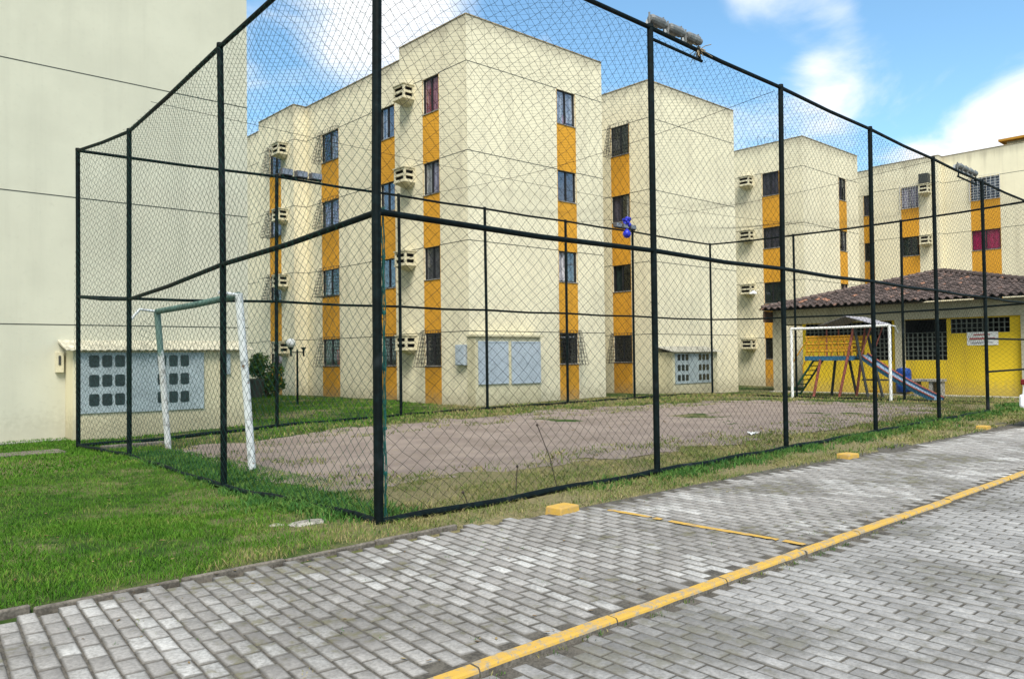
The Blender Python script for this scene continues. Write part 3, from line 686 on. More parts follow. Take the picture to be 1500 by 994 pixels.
# hipped clay roof
EX, YA, YB, ZE = 32.1, 18.75, 6.0, 3.62; AX, AY, AZ_ = 38.2, 13.2, 5.22; CW = .15
m = MB()
def tile_face(E0, E1, apexes):
    """tile columns run up-slope from eave E0->E1 ; apexes: top edge (T0,T1)"""
    E0, E1, T0, T1 = map(Vector, (E0, E1, *apexes)); L = (E1-E0).length; Ue = (E1-E0)/L
    nrm = (E1-E0).cross(T0-E0).normalized(); nrm = nrm if nrm.z > 0 else -nrm
    up = nrm.cross(Ue); up = up if up.z > 0 else -up
    a0, b0 = (T0-E0).dot(Ue), (T0-E0).dot(up); a1 = (T1-E0).dot(Ue)
    cols = int(L/CW); rl = .36; rows = int(b0/rl)+1; sub = 6
    for c in range(cols):
        for r in range(rows):
            um = (c+.5)*CW; vm = (r+.5)*rl
            lo = a0*vm/b0; hi = L+(a1-L)*vm/b0
            if um < lo-.05 or um > hi+.05 or vm > b0+.1: continue
            jit = random.gauss(0, .008); jz = random.gauss(0, .006)
            for s_ in range(sub):
                q = []
                for ss_, vv in ((s_, 0), (s_+1, 0), (s_+1, 1), (s_, 1)):
                    uu = (c+ss_/sub)*CW; h = .055*abs(math.sin(math.pi*ss_/sub)) if c % 2 == 0 else -.045*abs(math.sin(math.pi*ss_/sub))
                    h += (.035 if vv == 0 else .0)+jz
                    q.append(tuple(E0+Ue*uu+up*((r+vv)*rl+(-.05 if vv == 0 else .0)+jit)+nrm*h))
                m.face(q, 0, [(c+.5, r+.5)]*4)
                q2 = [q[0], q[1], tuple(Vector(q[1])-nrm*.03), tuple(Vector(q[0])-nrm*.03)]; m.face(q2[::-1], 0, [(c+.5, r+.5)]*4)
    m.face([tuple(E0-nrm*.07), tuple(E1-nrm*.07), tuple(T1-nrm*.07), tuple(T0-nrm*.07)], 1)
tile_face((EX, YB, ZE), (EX, YA, ZE), ((AX, AY, AZ_), (AX, AY, AZ_)))
tile_face((EX, YA, ZE), (44.5, YA, ZE), ((AX, AY, AZ_), (44.5, AY, AZ_)))
tile_face((44.5, YB, ZE), (EX, YB, ZE), ((44.5, AY, AZ_), (AX, AY, AZ_)))
for a in ((EX+.1, YA-.1, ZE), (EX+.1, YB+.1, ZE), (44.5, AY, AZ_)):
    a = Vector(a); b = Vector((AX, AY, AZ_)); n = int((b-a).length/.36)
    for k in range(n):
        p = a.lerp(b, k/n); q = a.lerp(b, (k+1.15)/n); m.tube([tuple(p+Vector((0, 0, .06))), tuple(q+Vector((0, 0, .035)))], [.115, .09], 8)
m.build('tile_roof', ['tile', 'dark_void'], pv)
m = MB(); m.face([(33.0, 18.6, 3.0), (33.0, 18.6, 3.6), (33.0, 18.0, 3.6)]); m.box((32.25, 18.5, 3.1), (32.4, 18.66, 3.58)); m.box((33.1, 18.5, 3.05), (44, 18.56, 3.5)); m.build('fascia_board', 'fascia', pv) if False else None
MAT['fascia'] = plain('brown_fascia', (.10, .055, .035), .85)
m = MB(); m.box((32.2, 18.52, 3.02), (44, 18.6, 3.52)); m.build('fascia_board', 'fascia', pv)
# banner on its wall
bn = thing('wall_banner', 'white printed banner with red lines fixed to the yellow pavilion wall', 'banner', (XW-.02, 10.0, 2.08))
m = MB(); N = 14
def bz(y): return .02*math.sin((y-9.5)*5)
for k in range(N):
    y0 = 9.48+1.06*k/N; y1 = 9.48+1.06*(k+1)/N; m.face([(XW-.02-bz(y0)*.5, y0, 1.83), (XW-.02-bz(y0)*.5, y0, 2.33), (XW-.02-bz(y1)*.5, y1, 2.33), (XW-.02-bz(y1)*.5, y1, 1.83)])
m.build('sheet', 'white', bn)
MAT['redprint'] = plain('red_print', (.45, .10, .10), .8, var=.3); MAT['greyprint'] = plain('grey_print', (.35, .36, .42), .8, var=.3)
m = MB(); m.box((XW-.041, 9.58, 2.05), (XW-.036, 10.44, 2.11)); m.box((XW-.041, 9.75, 2.21), (XW-.036, 10.3, 2.25)); m.build('red_stripe', 'redprint', bn)
m = MB(); m.box((XW-.041, 9.68, 1.92), (XW-.036, 10.38, 1.95)); m.build('grey_stripe', 'greyprint', bn)

# ------------------------------------------------------------------ fence
fc = thing('court_fence', 'tall dark green steel pipe fence hung with diamond netting around the dirt court', 'sports fence', (4.15, 6.49, 0))
TOPZ, MIDZ = 6.07, 3.02
fy = lambda x: 6.49+.0236*(x-4.15)
posts = [(4.15, 6.49), (8.62, fy(8.62)), (12.22, fy(12.22)), (15.9, fy(15.9)), (19.5, fy(19.5)), (23.15, fy(23.15)), (27.3, fy(27.3)),
         (4.28, 10.5), (4.5, 15.3), (4.3, 17.95), (8.65, 18.0), (12.25, 18.0), (15.35, 18.0), (18.85, 18.02), (22.35, 18.05), (27.5, 18.2), (27.55, 14.6), (27.55, 10.75)]
PH = {(4.28, 10.5): (5.87, 2.90), (4.5, 15.3): (5.82, 2.74), (4.3, 17.95): (5.96, 2.95)}
def ph(x, y): return PH[(x, y)][0] if (x, y) in PH else TOPZ+(-.13 if x < 5 and y > 9 else -.06 if x > 27 and y > 8 and y < 17 else 0)
def lean(x, y):   # small real-world tilt of each post
    r = random.Random(int(x*100+y*10)); return r.gauss(0, .018), r.gauss(0, .018)
PT = {}
for x, y in posts:
    lx, ly = lean(x, y); h = ph(x, y); PT[(x, y)] = (x+lx, y+ly, h)
    m = MB(); r = .047 if (x, y) == (4.15, 6.49) else .043
    m.tube([(x, y, G(x, y)-.3), (x, y, 3), (x+lx, y+ly, h)], r, 12); m.tube([(x+lx, y+ly, h), (x+lx, y+ly, h+.05)], [r*1.12, r*1.0], 12)
    m.build('post', 'pipe', fc, smooth=False)
def mid_of(p):
    a = PT[p]; t = .5; return (p[0]+(a[0]-p[0])*t, p[1]+(a[1]-p[1])*t, PH[p][1] if p in PH else MIDZ+(a[2]-TOPZ))
loop = [posts[0], posts[1], posts[2], posts[3], posts[4], posts[5], posts[6]]
leftp = [posts[0], posts[7], posts[8], posts[9]]; backp = posts[9:16]; rightp = [posts[15], posts[16], posts[17], posts[6]]
for path in (loop, leftp, backp, rightp):
    for a, b in zip(path, path[1:]):
        m = MB(); A_, B_ = Vector(PT[a]), Vector(PT[b]); mid = (A_+B_)/2-Vector((0, 0, .02)); m.tube([A_, mid, B_], .032, 10); m.build('top_rail', 'pipe', fc)
        m = MB(); A_, B_ = Vector(mid_of(a)), Vector(mid_of(b)); m.tube([A_, (A_+B_)/2-Vector((0, 0, .025)), B_], .032, 10); m.build('middle_rail', 'pipe', fc)
def ground_pipe(a, b, z=.03, r=.04, n=8):
    m = MB(); m.tube([(a[0]+(b[0]-a[0])*k/n, a[1]+(b[1]-a[1])*k/n, G(a[0]+(b[0]-a[0])*k/n, a[1]+(b[1]-a[1])*k/n)+z+.012*math.sin(k*1.7)) for k in range(n+1)], r, 10); m.build('bottom_rail', 'pipe', fc)
for path in (loop[:6], leftp, backp, rightp):
    for a, b in zip(path, path[1:]): ground_pipe(a, b)
for z in (1.06, 1.93):
    m = MB(); m.tube([(23.15, fy(23.15), z), (27.3, fy(27.3), z)], .026, 8); m.build('gate_rail', 'pipe', fc)

def net(path, z0f, z1f, mat, hw=.083, hh=.071, rad=.0021, seed=0, sag=.05, skip=None, name='net'):
    P = np.array([(p[0], p[1]) for p in path]); seg = np.hypot(*np.diff(P, axis=0).T); S_ = np.concatenate([[0], np.cumsum(seg)]); L = S_[-1]
    ni = int(L/hw); ni -= ni % 2; nj = int(6.02/hh)
    I, J = np.meshgrid(np.arange(ni+1), np.arange(nj+1), indexing='ij'); ok = (I+J) % 2 == 0
    r = np.random.default_rng(seed)
    u = I*L/ni+(vnoise(I*.11, J*.10, 1, seed)-.5)*.12+(vnoise(I*.6, J*.5, 1, seed+1)-.5)*.022+r.normal(0, .0028, I.shape)
    v = J/nj+((vnoise(I*.10, J*.11, 1, seed+2)-.5)*.14+(vnoise(I*.6, J*.5, 1, seed+3)-.5)*.022+r.normal(0, .0028, I.shape)-.10*np.sin(np.pi*J/nj)*(vnoise(I*.08, J*0, 1, seed+8)))/6.
    u = np.clip(u, 0, L); u = np.where((I == 0), 0, np.where(I == ni, L, u)); v = np.where(J == nj, 1.0, np.where(J == 0, 0.0, np.clip(v, 0, 1)))
    X = np.interp(u, S_, P[:, 0]); Y = np.interp(u, S_, P[:, 1]); Zt = np.interp(u, S_, [z1f(p) for p in path]); Zb = np.interp(u, S_, [z0f(p) for p in path]); Z = Zb+(Zt-Zb)*v
    k = np.clip(np.searchsorted(S_, u, side='right')-1, 0, len(seg)-1); D = np.diff(P, axis=0)/seg[:, None]; nx, ny = -D[k, 1], D[k, 0]
    out = (vnoise(u, Z, .6, seed+4)-.5)*sag*2+.045; X = X+nx*out; Y = Y+ny*out
    V = np.stack([X, Y, Z], -1)
    a_, b_ = [], []
    for dj in (1, -1):
        o = ok[:-1, :] & ((J[:-1, :]+dj >= 0) & (J[:-1, :]+dj <= nj)); ii, jj = np.nonzero(o)
        if skip is not None:
            q = ~skip(u[ii, jj], Z[ii, jj]); ii, jj = ii[q], jj[q]
        a_.append(V[ii, jj]); b_.append(V[ii+1, jj+dj])
    return strands(name, np.concatenate(a_), np.concatenate(b_), rad, mat)
def strands(name, A_, B_, rad, mat):
    d = B_-A_; d /= np.linalg.norm(d, axis=1, keepdims=True)+1e-9; ref = np.where(np.abs(d[:, 2:3]) > .9, np.array([[1., 0, 0]]), np.array([[0, 0, 1.]]))
    s1 = np.cross(d, ref); s1 /= np.linalg.norm(s1, axis=1, keepdims=True)+1e-9; s2 = np.cross(d, s1); n = len(A_); ring = []
    for base in (A_-d*rad*.5, B_+d*rad*.5):
        for t in (0, 2.0944, 4.1888): ring.append(base+(s1*math.cos(t)+s2*math.sin(t))*rad)
    V = np.stack(ring, 1).reshape(-1, 3); q = np.array([(0, 1, 4, 3), (1, 2, 5, 4), (2, 0, 3, 5)]); FF = (np.arange(n)[:, None, None]*6+q[None]).reshape(-1, 4)
    off = np.array(fc.location); o = np_mesh(name, V-off, FF, 4, mat); o.parent = fc; return o
zt = lambda p: PT[p][2]-.03; zb = lambda p: G(*p)+.03
net(loop, zb, zt, 'net', seed=1, skip=lambda u_, z: (u_ > 19.05) & (z < 3.0))
net(leftp, zb, zt, 'net_green', seed=31, rad=.0023)
net(backp, zb, zt, 'net', seed=61, rad=.0022)
net(rightp, zb, zt, 'net', seed=91)
# netting stretched over the top
def ceiling():
    hw, hh = .11, .11; x0, x1, y0, y1 = 4.36, 27.4, 6.5, 18.0; ni = int((x1-x0)/hw); nj = int((y1-y0)/hh)
    I, J = np.meshgrid(np.arange(ni+1), np.arange(nj+1), indexing='ij'); ok = (I+J) % 2 == 0; r = np.random.default_rng(5)
    X = x0+I*hw+(vnoise(I*.2, J*.2, 1, 70)-.5)*.14+r.normal(0, .006, I.shape); Y = y0+J*hh+(vnoise(I*.2, J*.2, 1, 71)-.5)*.14+r.normal(0, .006, I.shape)+.0236*(X-4.15)*(1-J/nj)
    X = X+(np.interp(Y, [6.49, 10.5, 15.3, 17.95], [4.15, 4.28, 4.5, 4.3])+.03-x0)*(1-I/ni)**3
    sag = np.sin(np.pi*I/ni)**.5*np.sin(np.pi*J/nj)**.8; Z = 6.02-.34*sag+(vnoise(X, Y, .45, 72)-.5)*.30*sag-.09*ss(6, 4.2, X)
    V = np.stack([X, Y, Z], -1); a_, b_ = [], []
    for dj in (1, -1):
        o = ok[:-1, :] & ((J[:-1, :]+dj >= 0) & (J[:-1, :]+dj <= nj)); ii, jj = np.nonzero(o); a_.append(V[ii, jj]); b_.append(V[ii+1, jj+dj])
    strands('ceiling_net', np.concatenate(a_), np.concatenate(b_), .0015, 'net')
    for (p, q) in (((4.47, 14.0), (27.4, 12.9)), ((12.2, 6.75), (12.3, 18.0)), ((19.5, 6.9), (18.9, 18.0))):
        m = MB(); n = 30; m.tube([(p[0]+(q[0]-p[0])*k/n, p[1]+(q[1]-p[1])*k/n, 6.03-.30*math.sin(math.pi*k/n)) for k in range(n+1)], .0045, 5); m.build('support_cable', 'net', fc)
ceiling()
# knotted cord hanging inside the corner post
m = MB()
for k in range(5):
    x0 = 4.27+random.uniform(-.035, .035); y0 = 6.56+random.uniform(-.04, .04); m.tube([(x0+.012*math.sin(j*1.9+k), y0+.012*math.cos(j*1.3+k*2), .05+j*.16) for j in range(20)], .0045, 5)
for z in (.48, .92, 1.5, 2.05, 2.6): m.ball((4.275, 6.56, z), .022, 8)
MAT['cord'] = plain('teal_cord', (.01, .11, .09), .7, var=.5, sc=12)
m.build('loose_cord', 'cord', fc)

def lamp_bank(label, cx, cy, z, ux, uy, L, nl, mat='lamp_grey'):
    t = thing('floodlight_bank', label, 'floodlights', (cx, cy, z), 'floodlight banks on the fence rails')
    U = Vector((ux, uy, 0)).normalized(); Nn = Vector((-U.y, U.x, 0)); c = Vector((cx, cy, z))
    m = MB(); m.tube([c-U*L*.5-Vector((0, 0, .16)), c+U*L*.5-Vector((0, 0, .16))], .022, 8)
    for s_ in (-.45, .45): m.tube([c+U*L*s_-Vector((0, 0, .16)), c+U*L*s_+Vector((0, 0, .04))], .018, 6)
    m.build('bracket', 'pipe', t)
    pitch = L/nl
    for k in range(nl):
        q = c+U*((k+.5)*pitch-L/2)+Vector((0, 0, .115)); m = MB(); h = pitch*.43
        m.tube([q-U*h, q-U*h*.8, q+U*h*.55, q+U*h*.62, q+U*h*.95, q+U*h], [.045, .065, .072, .045, .05, .03], 12); hd = m.build('lamp', mat, t, smooth=False)
        m = MB(); m.tube([q+Nn*.08-U*h*.6, q+Nn*.08+U*h*.45], .05, 8); m.build('lens', 'lens', hd)
        m = MB(); m.tube([q-U*h*1.05+Vector((0, 0, .08)), q-U*h*1.05-Vector((0, 0, .12))], .014, 6); m.tube([q+U*h*.7+Vector((0, 0, .10)), q+U*h*.7-Vector((0, 0, .12))], .012, 6); m.build('yoke', 'lamp_grey', hd)
    return t
MAT['straw'] = plain('dry_straw', (.30, .24, .15), .95, var=.5, sc=20)
MAT['lens2'] = plain('grey_lamp_glass', (.20, .22, .26), .2)
lamp_bank('big grey floodlight bank on the near top rail, with a ragged straw clump below it', 9.24, fy(9.24), 6.09, 1, .0236, 1.3, 3)
lamp_bank('grey floodlight bank on the near top rail, the one further along towards the right edge', 21.95, fy(21.95), 6.08, 1, .0236, 1.5, 4)
for i, (cx, lab) in enumerate(((9.33, 'row of three dark box floodlights on the far top rail, left of the corner post'), (21.9, 'floodlights on the far top rail with a blue bag caught on them'))):
    t = thing('floodlight_bank', lab, 'floodlights', (cx, 18.03, 6.07), 'floodlight banks on the fence rails')
    m = MB(); m.tube([(cx-.55, 18.0, 6.12), (cx+.55, 18.0, 6.12)], .02, 6); m.build('bracket', 'pipe', t)
    for k in (-1, 0, 1):
        x = cx+k*.40; m = MB(); m.box((x-.15, 17.93, 6.13), (x+.15, 18.1, 6.30)); hd = m.build('lamp', 'lamp_dark', t, bevel=.02) if 'lamp_dark' in MAT else None
        if hd is None:
            MAT['lamp_dark'] = plain('dark_lamp_body', (.09, .09, .10), .5, var=.3); hd = m.build('lamp', 'lamp_dark', t, bevel=.02)
        m = MB(); m.box((x-.13, 17.92, 6.15), (x+.13, 17.929, 6.28)); m.build('lens', 'lens2', hd) if 'lens2' in MAT else None
m = MB(); m.lathe((21.9, 17.92, 5.78), [(.001, 0), (.09, .02), (.14, .10), (.15, .17), (.11, .25), (.05, .31), (.02, .34), (.001, .35)], 16)
tag(m.build('blue_ball', 'royal', smooth=True, origin=(21.9, 17.92, 5.78)), 'deflated royal blue ball hanging just below the far top rail', 'ball')
m = MB()
for k in range(14):
    a = k*2.39; rr = random.uniform(.03, .16); m.ball((21.93+rr*math.cos(a), 17.95+rr*.4*math.sin(a), 6.34+random.uniform(-.08, .16)), random.uniform(.05, .09), 8)
tag(m.build('plastic_bag', 'royal', smooth=True, origin=(21.9, 17.95, 6.3)), 'crumpled royal blue plastic bag snagged above the far top rail', 'bag')
m = MB(); 
for k in range(26):
    a = random.uniform(0, 6.28); e = random.uniform(-1.2, .6); L = random.uniform(.08, .24); c = Vector((9.78, 6.6, 6.06)); d = Vector((math.cos(a)*math.cos(e), math.sin(a)*math.cos(e), math.sin(e)))
    m.tube([c, c+d*L*.5+Vector((0, 0, .02)), c+d*L], .006, 4)
tag(m.build('bird_nest', 'straw', origin=(9.78, 6.6, 6.06)), 'ragged clump of straw and rags under the floodlights on the near top rail', 'nest') if 'straw' in MAT else None

# ------------------------------------------------------------------ goals
def goal(label, p0, p1, t0, t1, r, back, barmat, postmats):
    g = thing('goal', label, 'football goal', (p0[0], p0[1], p0[2])); p0, p1, t0, t1 = map(Vector, (p0, p1, t0, t1))
    for a, b, mt in ((p0, t0, postmats[0]), (p1, t1, postmats[1])):
        m = MB(); m.tube([a-Vector((0, 0, .2)), a.lerp(b, .5), b+Vector((0, 0, r*.5))], r, 14); m.build('post', mt, g)
    m = MB(); m.tube([t0, (t0+t1)/2-Vector((0, 0, .015)), t1], r*.9, 14); m.build('crossbar', barmat, g)
    for i, a in enumerate((t0, t1)):
        b = a+Vector(back); m = MB(); m.tube([a, b] if i == 0 else [a, b, b+Vector((back[0]*.55, back[1]*.55, -.22))], r*.45, 8); m.build('stay', 'goal', g)
    return g
g1 = goal('leaning goal with peeling white posts and a greenish crossbar, left end of the court', (5.36, 12.0, -.1), (5.42, 15.95, -.12), (5.13, 11.98, 2.62), (5.2, 15.95, 2.57), .06, (-.32, 0, .03), 'goal_green', ('goal', 'goal_mixed'))
goal('slim clean white goal in front of the play frame at the far end', (26.9, 14.42, -.02), (26.9, 10.93, -.02), (26.9, 14.42, 2.5), (26.9, 10.93, 2.5), .05, (.45, 0, -.02), 'white', ('white', 'white'))

def goal_net():
    r = np.random.default_rng(77); P = lambda i, j: np.array([5.2-.32*(i/5.)-.02*math.sin(j), 15.95+.03*math.sin(i*2+j), 2.55-j*.075-.04*i+.0])+r.normal(0, .006, 3)
    N = [[P(i, j) for j in range(13)] for i in range(6)]; a, b = [], []
    for i in range(6):
        for j in range(13):
            if i < 5 and j < 12 and (i+j) % 2 == 0: a.append(N[i][j]); b.append(N[i+1][j+1])
            if i < 5 and j > 0 and (i+j) % 2 == 0: a.append(N[i][j]); b.append(N[i+1][j-1])
    o = strands('goal_net', np.array(a), np.array(b), .003, 'net_green'); o.parent = g1; o.data.transform(Matrix.Translation(fc.location-g1.location))
goal_net()
# ------------------------------------------------------------------ playground
pg = thing('play_frame', 'painted play frame with raised deck, ladder, yellow rails and a blue slide', 'play frame', (29.9, 13.6, G(30, 13.6)))
zg = -.12; X0, X1 = 29.5, 30.5; Ya, Yb, Zd = 15.25, 13.3, 1.46
m = MB(); m.box((X0, Yb, Zd-.08), (X1, Ya, Zd)); m.box((X0-.03, Yb, Zd-.14), (X0, Ya, Zd+.03)); m.box((X1, Yb, Zd-.14), (X1+.03, Ya, Zd+.03)); m.build('deck', 'playblue', pg)
for x in (X0, X1):
    m = MB()
    for z in (Zd+.22, Zd+.5, Zd+.78): m.tube([(x, Yb+.05, z), (x, Ya-.05, z)], .038, 6)
    k = 8
    for i in range(k): y = Yb+.08+(Ya-Yb-.16)*i/(k-1); m.tube([(x, y, Zd), (x, y, Zd+.78)], .03, 6)
    for z in (Zd+.30, Zd+.62): m.box((x-.012, Yb+.06, z), (x+.012, Ya-.06, z+.11))
    m.tube([(x, Ya-.05, Zd+.6), (x, Ya+.62, Zd-.35)], .025, 6); m.tube([(x, Ya+.62, Zd-.35), (x, Ya+.6, .6)], .02, 6); m.build('railing', 'playyellow', pg)
m = MB()
for x in (X0+.12, X1-.12): m.tube([(x, Ya-.35, Zd-.06), (x, Ya+.75, zg)], .04, 6)
for k in range(8): t = (k+.6)/8.3; m.tube([(X0+.12, Ya-.35+1.1*t, Zd-.06+(zg-Zd+.06)*t), (X1-.12, Ya-.35+1.1*t, Zd-.06+(zg-Zd+.06)*t)], .022, 6)
m.build('ladder', 'playgreen', pg)
for x, ys_, mt in ((X0, (14.62, 14.9), 'terracotta'), (X1, (13.95, 13.7), 'leafdark'), (X1, (14.5, 14.75), 'leafdark')):
    m = MB(); m.tube([(x, ys_[0], Zd-.1), (x-(.12 if x == X0 else -.1), ys_[1], zg-.1)], .055, 8); m.build('leg', mt, pg)
for (ax, ya_, yb_) in ((X0, 13.9, 12.75), (X1, 13.75, 12.7)):
    for yy in (ya_, yb_):
        m = MB(); m.tube([(ax, 13.28, 2.62), (ax+(.08 if ax == X1 else -.08), yy, zg-.1)], .055, 8); m.build('leg', 'terracotta' if yy == ya_ else 'leafdark', pg)
m = MB(); N = 24
for a, b in (((X0-.3, 13.25), (X0+.5, 12.5)), ):
    pass
RZ0, RZ1 = 2.66, 2.98; ym, yL, yR = 13.45, 14.5, 12.45
for k in range(28):
    t0, t1 = k/28, (k+1)/28; c0, c1 = .018*math.sin(k*1.7), .018*math.sin((k+1)*1.7); xa, xb = X0-.35, X1+.35
    x_0, x_1 = xa+(xb-xa)*t0, xa+(xb-xa)*t1
    for ye in (yL, yR):
        m.face([(x_0, ye, RZ0+c0), (x_1, ye, RZ0+c1), (x_1, ym, RZ1+c1), (x_0, ym, RZ1+c0)]); m.face([(x_0, ye, RZ0+c0-.02), (x_1, ye, RZ0+c1-.02), (x_1, ym, RZ1+c1-.02), (x_0, ym, RZ1+c0-.02)])
m.build('roof', 'roofsheet', pg)
for x in (X0, X1):
    for y in (yL-.15, yR+.15):
        m = MB(); m.tube([(x, y if y > 13 else 13.05, Zd), (x, y, RZ0+.04)], .025, 6); m.build('roof_post', 'terracotta', pg)
# slide
S0, S1 = Vector((29.85, 13.15, Zd+.06)), Vector((28.7, 10.1, G(28.7, 10.1)+.06)); d = (S1-S0).normalized(); sd_ = d.cross(Vector((0, 0, 1))).normalized(); n_ = sd_.cross(d)
def along(t): 
    p = S0.lerp(S1, t); p.z += .12*math.sin(math.pi*t)*0-(.10*math.sin(math.pi*t)); return p
m = MB(); w = .22
for k in range(12):
    a, b = along(k/12), along((k+1)/12); m.face([tuple(a-sd_*w), tuple(a+sd_*w), tuple(b+sd_*w), tuple(b-sd_*w)])
m.build('slide_bed', 'slidebed', pg)
for s_ in (-1, 1):
    m = MB()
    for k in range(12):
        a, b = along(k/12)+sd_*w*s_, along((k+1)/12)+sd_*w*s_; e = sd_*.02*s_; up = n_*.07; dn = -n_*.07
        m.face([tuple(a+dn), tuple(b+dn), tuple(b+up), tuple(a+up)]); m.face([tuple(a+dn+e), tuple(b+dn+e), tuple(b+up+e), tuple(a+up+e)][::-1])
    m.build('slide_side', 'playblue', pg)
    m = MB(); m.tube([tuple(along(k/12)+sd_*(w+.01)*s_+n_*.08) for k in range(13)], .026, 6); m.build('slide_edge', 'terracotta', pg)
ss_ = thing('spring_seat', 'small orange seat on a post under the play frame', 'playground seat', (30.9, 13.1, G(30.9, 13.1)))
z = G(30.9, 13.1); m = MB(); m.tube([(30.9, 13.1, z-.1), (30.9, 13.1, z+.62)], .05, 8); m.build('post', 'playyellow', ss_)
m = MB(); m.box((30.75, 12.62, z+.62), (31.05, 13.6, z+.68)); m.build('seat', 'leafdark', ss_, bevel=.01)
m = MB(); m.tube([(30.9, 12.8, z+.22), (30.9, 13.4, z+.22)], .03, 6); m.build('footrest', 'playyellow', ss_)
# barrel, bench
zb_ = -.12
zb_ = .02
bl = thing('barrel', 'blue plastic barrel standing against the pavilion pillar', 'barrel', (32.62, 12.75, zb_))
m = MB(); m.lathe((32.62, 12.75, zb_), [(.001, 0), (.24, 0), (.27, .03), (.285, .22), (.29, .30), (.275, .32), (.29, .35), (.29, .62), (.275, .64), (.29, .67), (.28, .85), (.24, .93), (.10, .96), (.001, .96)], 20); m.build('drum', 'blue', bl, smooth=True)
m = MB(); m.lathe((32.62, 12.75, zb_+.955), [(.09, 0), (.09, .04), (.001, .045)], 12); m.build('lid', 'white', bl)
zb_ = -.12
bc = thing('concrete_bench', 'grey concrete bench with slab seat and block legs below the lattice screen', 'bench', (32.3, 11.7, zb_))
m = MB(); m.box((32.05, 11.15, zb_+.58), (32.6, 12.25, zb_+.68)); m.build('seat', 'grey_conc', bc, bevel=.012)
for y in (11.2, 11.5, 12.05):
    m = MB(); m.box((32.1, y, zb_-.1), (32.55, y+.13, zb_+.58)); m.build('leg', 'grey_conc', bc, bevel=.01)

# ------------------------------------------------------------------ globe lamp, bush
gx, gy = 12.92, 25.3; gz0 = G(gx, gy)
gl = thing('globe_lamp', 'dark garden lamp post with one white globe and an empty second holder', 'lamp post', (gx, gy, gz0))
m = MB(); m.tube([(gx, gy, gz0-.2), (gx, gy, 1.95)], [.04, .032], 10); m.build('post', 'pipe', gl)
m = MB(); U = Vector((.74, -.67, 0)); c = Vector((gx, gy, 1.86)); m.tube([c-U*.24, c+U*.24], .018, 6)
for s_ in (-.22, .22):
    q = c+U*s_; m.lathe((q.x, q.y, 1.72), [(.03, 0), (.035, .22), (.09, .28), (.09, .31), (.03, .31)], 12)
m.build('holder_arm', 'pipe', gl)
q = c-U*.22; m = MB(); m.ball((q.x, q.y, 2.18), .165, 20); m.build('globe', 'globe', gl, smooth=True)

def leaf_cloud(mb, centres, n, size, seed):
    r = random.Random(seed)
    for k in range(n):
        c, rad = centres[r.randrange(len(centres))]
        v = Vector((r.gauss(0, 1), r.gauss(0, 1), r.gauss(0, 1))).normalized()*rad*(r.random()**.4); p = Vector(c)+Vector((v.x, v.y, v.z*.9))
        a = Vector((r.gauss(0, 1), r.gauss(0, 1), r.gauss(0, .6)+.3)).normalized(); b = a.orthogonal().normalized(); b = Matrix.Rotation(r.uniform(0, 6.28), 3, a) @ b; s_ = size*r.uniform(.6, 1.4)
        mb.face([p-a*s_, p+b*s_*.38, p+a*s_, p-b*s_*.38])
bx, by = 14.55, 31.3; bz0 = G(bx, by)
bu = thing('bush', 'leafy green shrub at the wall behind the second far post', 'shrub', (bx, by, bz0))
m = MB(); leaf_cloud(m, [((14.35, 31.4, 1.55), .42), ((14.85, 31.2, 1.1), .45), ((14.5, 31.2, .7), .42), ((15.05, 31.3, .6), .4), ((14.25, 31.5, 1.2), .35), ((14.8, 31.4, .35), .4)], 2600, .075, 3); m.build('foliage', 'bush', bu)
m = MB()
for k in range(6): m.tube([(bx, by, bz0-.1), (bx+random.uniform(-.2, .2), by+random.uniform(-.2, .2), .6), (bx+random.uniform(-.4, .4), by+random.uniform(-.3, .3), 1.4)], [.03, .02, .008], 5)
m.build('stem', 'fascia', bu)
pp = thing('plant_pot', 'dark round plant pot beside the shrub', 'pot', (13.95, 30.9, G(13.9, 31)))
m = MB(); m.lathe((13.95, 30.9, G(13.95, 31)-.02), [(.001, 0), (.22, 0), (.30, .55), (.34, .75), (.34, .82), (.29, .82), (.27, .7), (.001, .7)], 18); m.build('vessel', 'leafdark', pp, smooth=False)
m = MB(); leaf_cloud(m, [((13.95, 30.9, 1.25), .36), ((14.05, 30.9, 1.6), .3)], 700, .07, 9); m.build('plant', 'bush', pp)

# ------------------------------------------------------------------ small things on the ground
def wheel_stop(label, x, y, rot):
    t = thing('wheel_stop', label, 'wheel stop', (x, y, 0), 'yellow wheel stops at the head of the bays'); c, s_ = math.cos(rot), math.sin(rot)
    xf = lambda a, b, z: (x+c*a-s_*b, y+s_*a+c*b, z); m = MB(); pr = [(-.20, 0), (-.17, .095), (.17, .10), (.20, 0)]
    q = [(-.165, -.11, -.04), (.165, -.11, -.04), (.165, .11, -.04), (-.165, .11, -.04), (-.155, -.10, .066), (.155, -.10, .062), (.158, .10, .064), (-.152, .10, .070)]
    i = len(m.v); m.v += [xf(*p) for p in q]
    for f in ((0, 3, 2, 1), (4, 5, 6, 7), (0, 1, 5, 4), (1, 2, 6, 5), (2, 3, 7, 6), (3, 0, 4, 7)): m.f.append(f); m.m.append(0); m.uv.append(None)
    m.build('block', 'yellow_block', t, bevel=.014); return t
wheel_stop('yellow concrete wheel stop nearest the camera, close to the corner post', 5.88, 5.72, .12)
wheel_stop('yellow concrete wheel stop midway along the fence, past the third post', 11.95, 5.52, -.05)
wheel_stop('farthest yellow concrete wheel stop, near the car at the right edge', 18.2, 5.55, .05)
m = MB(); r = random.Random(4); ring = []
import bmesh
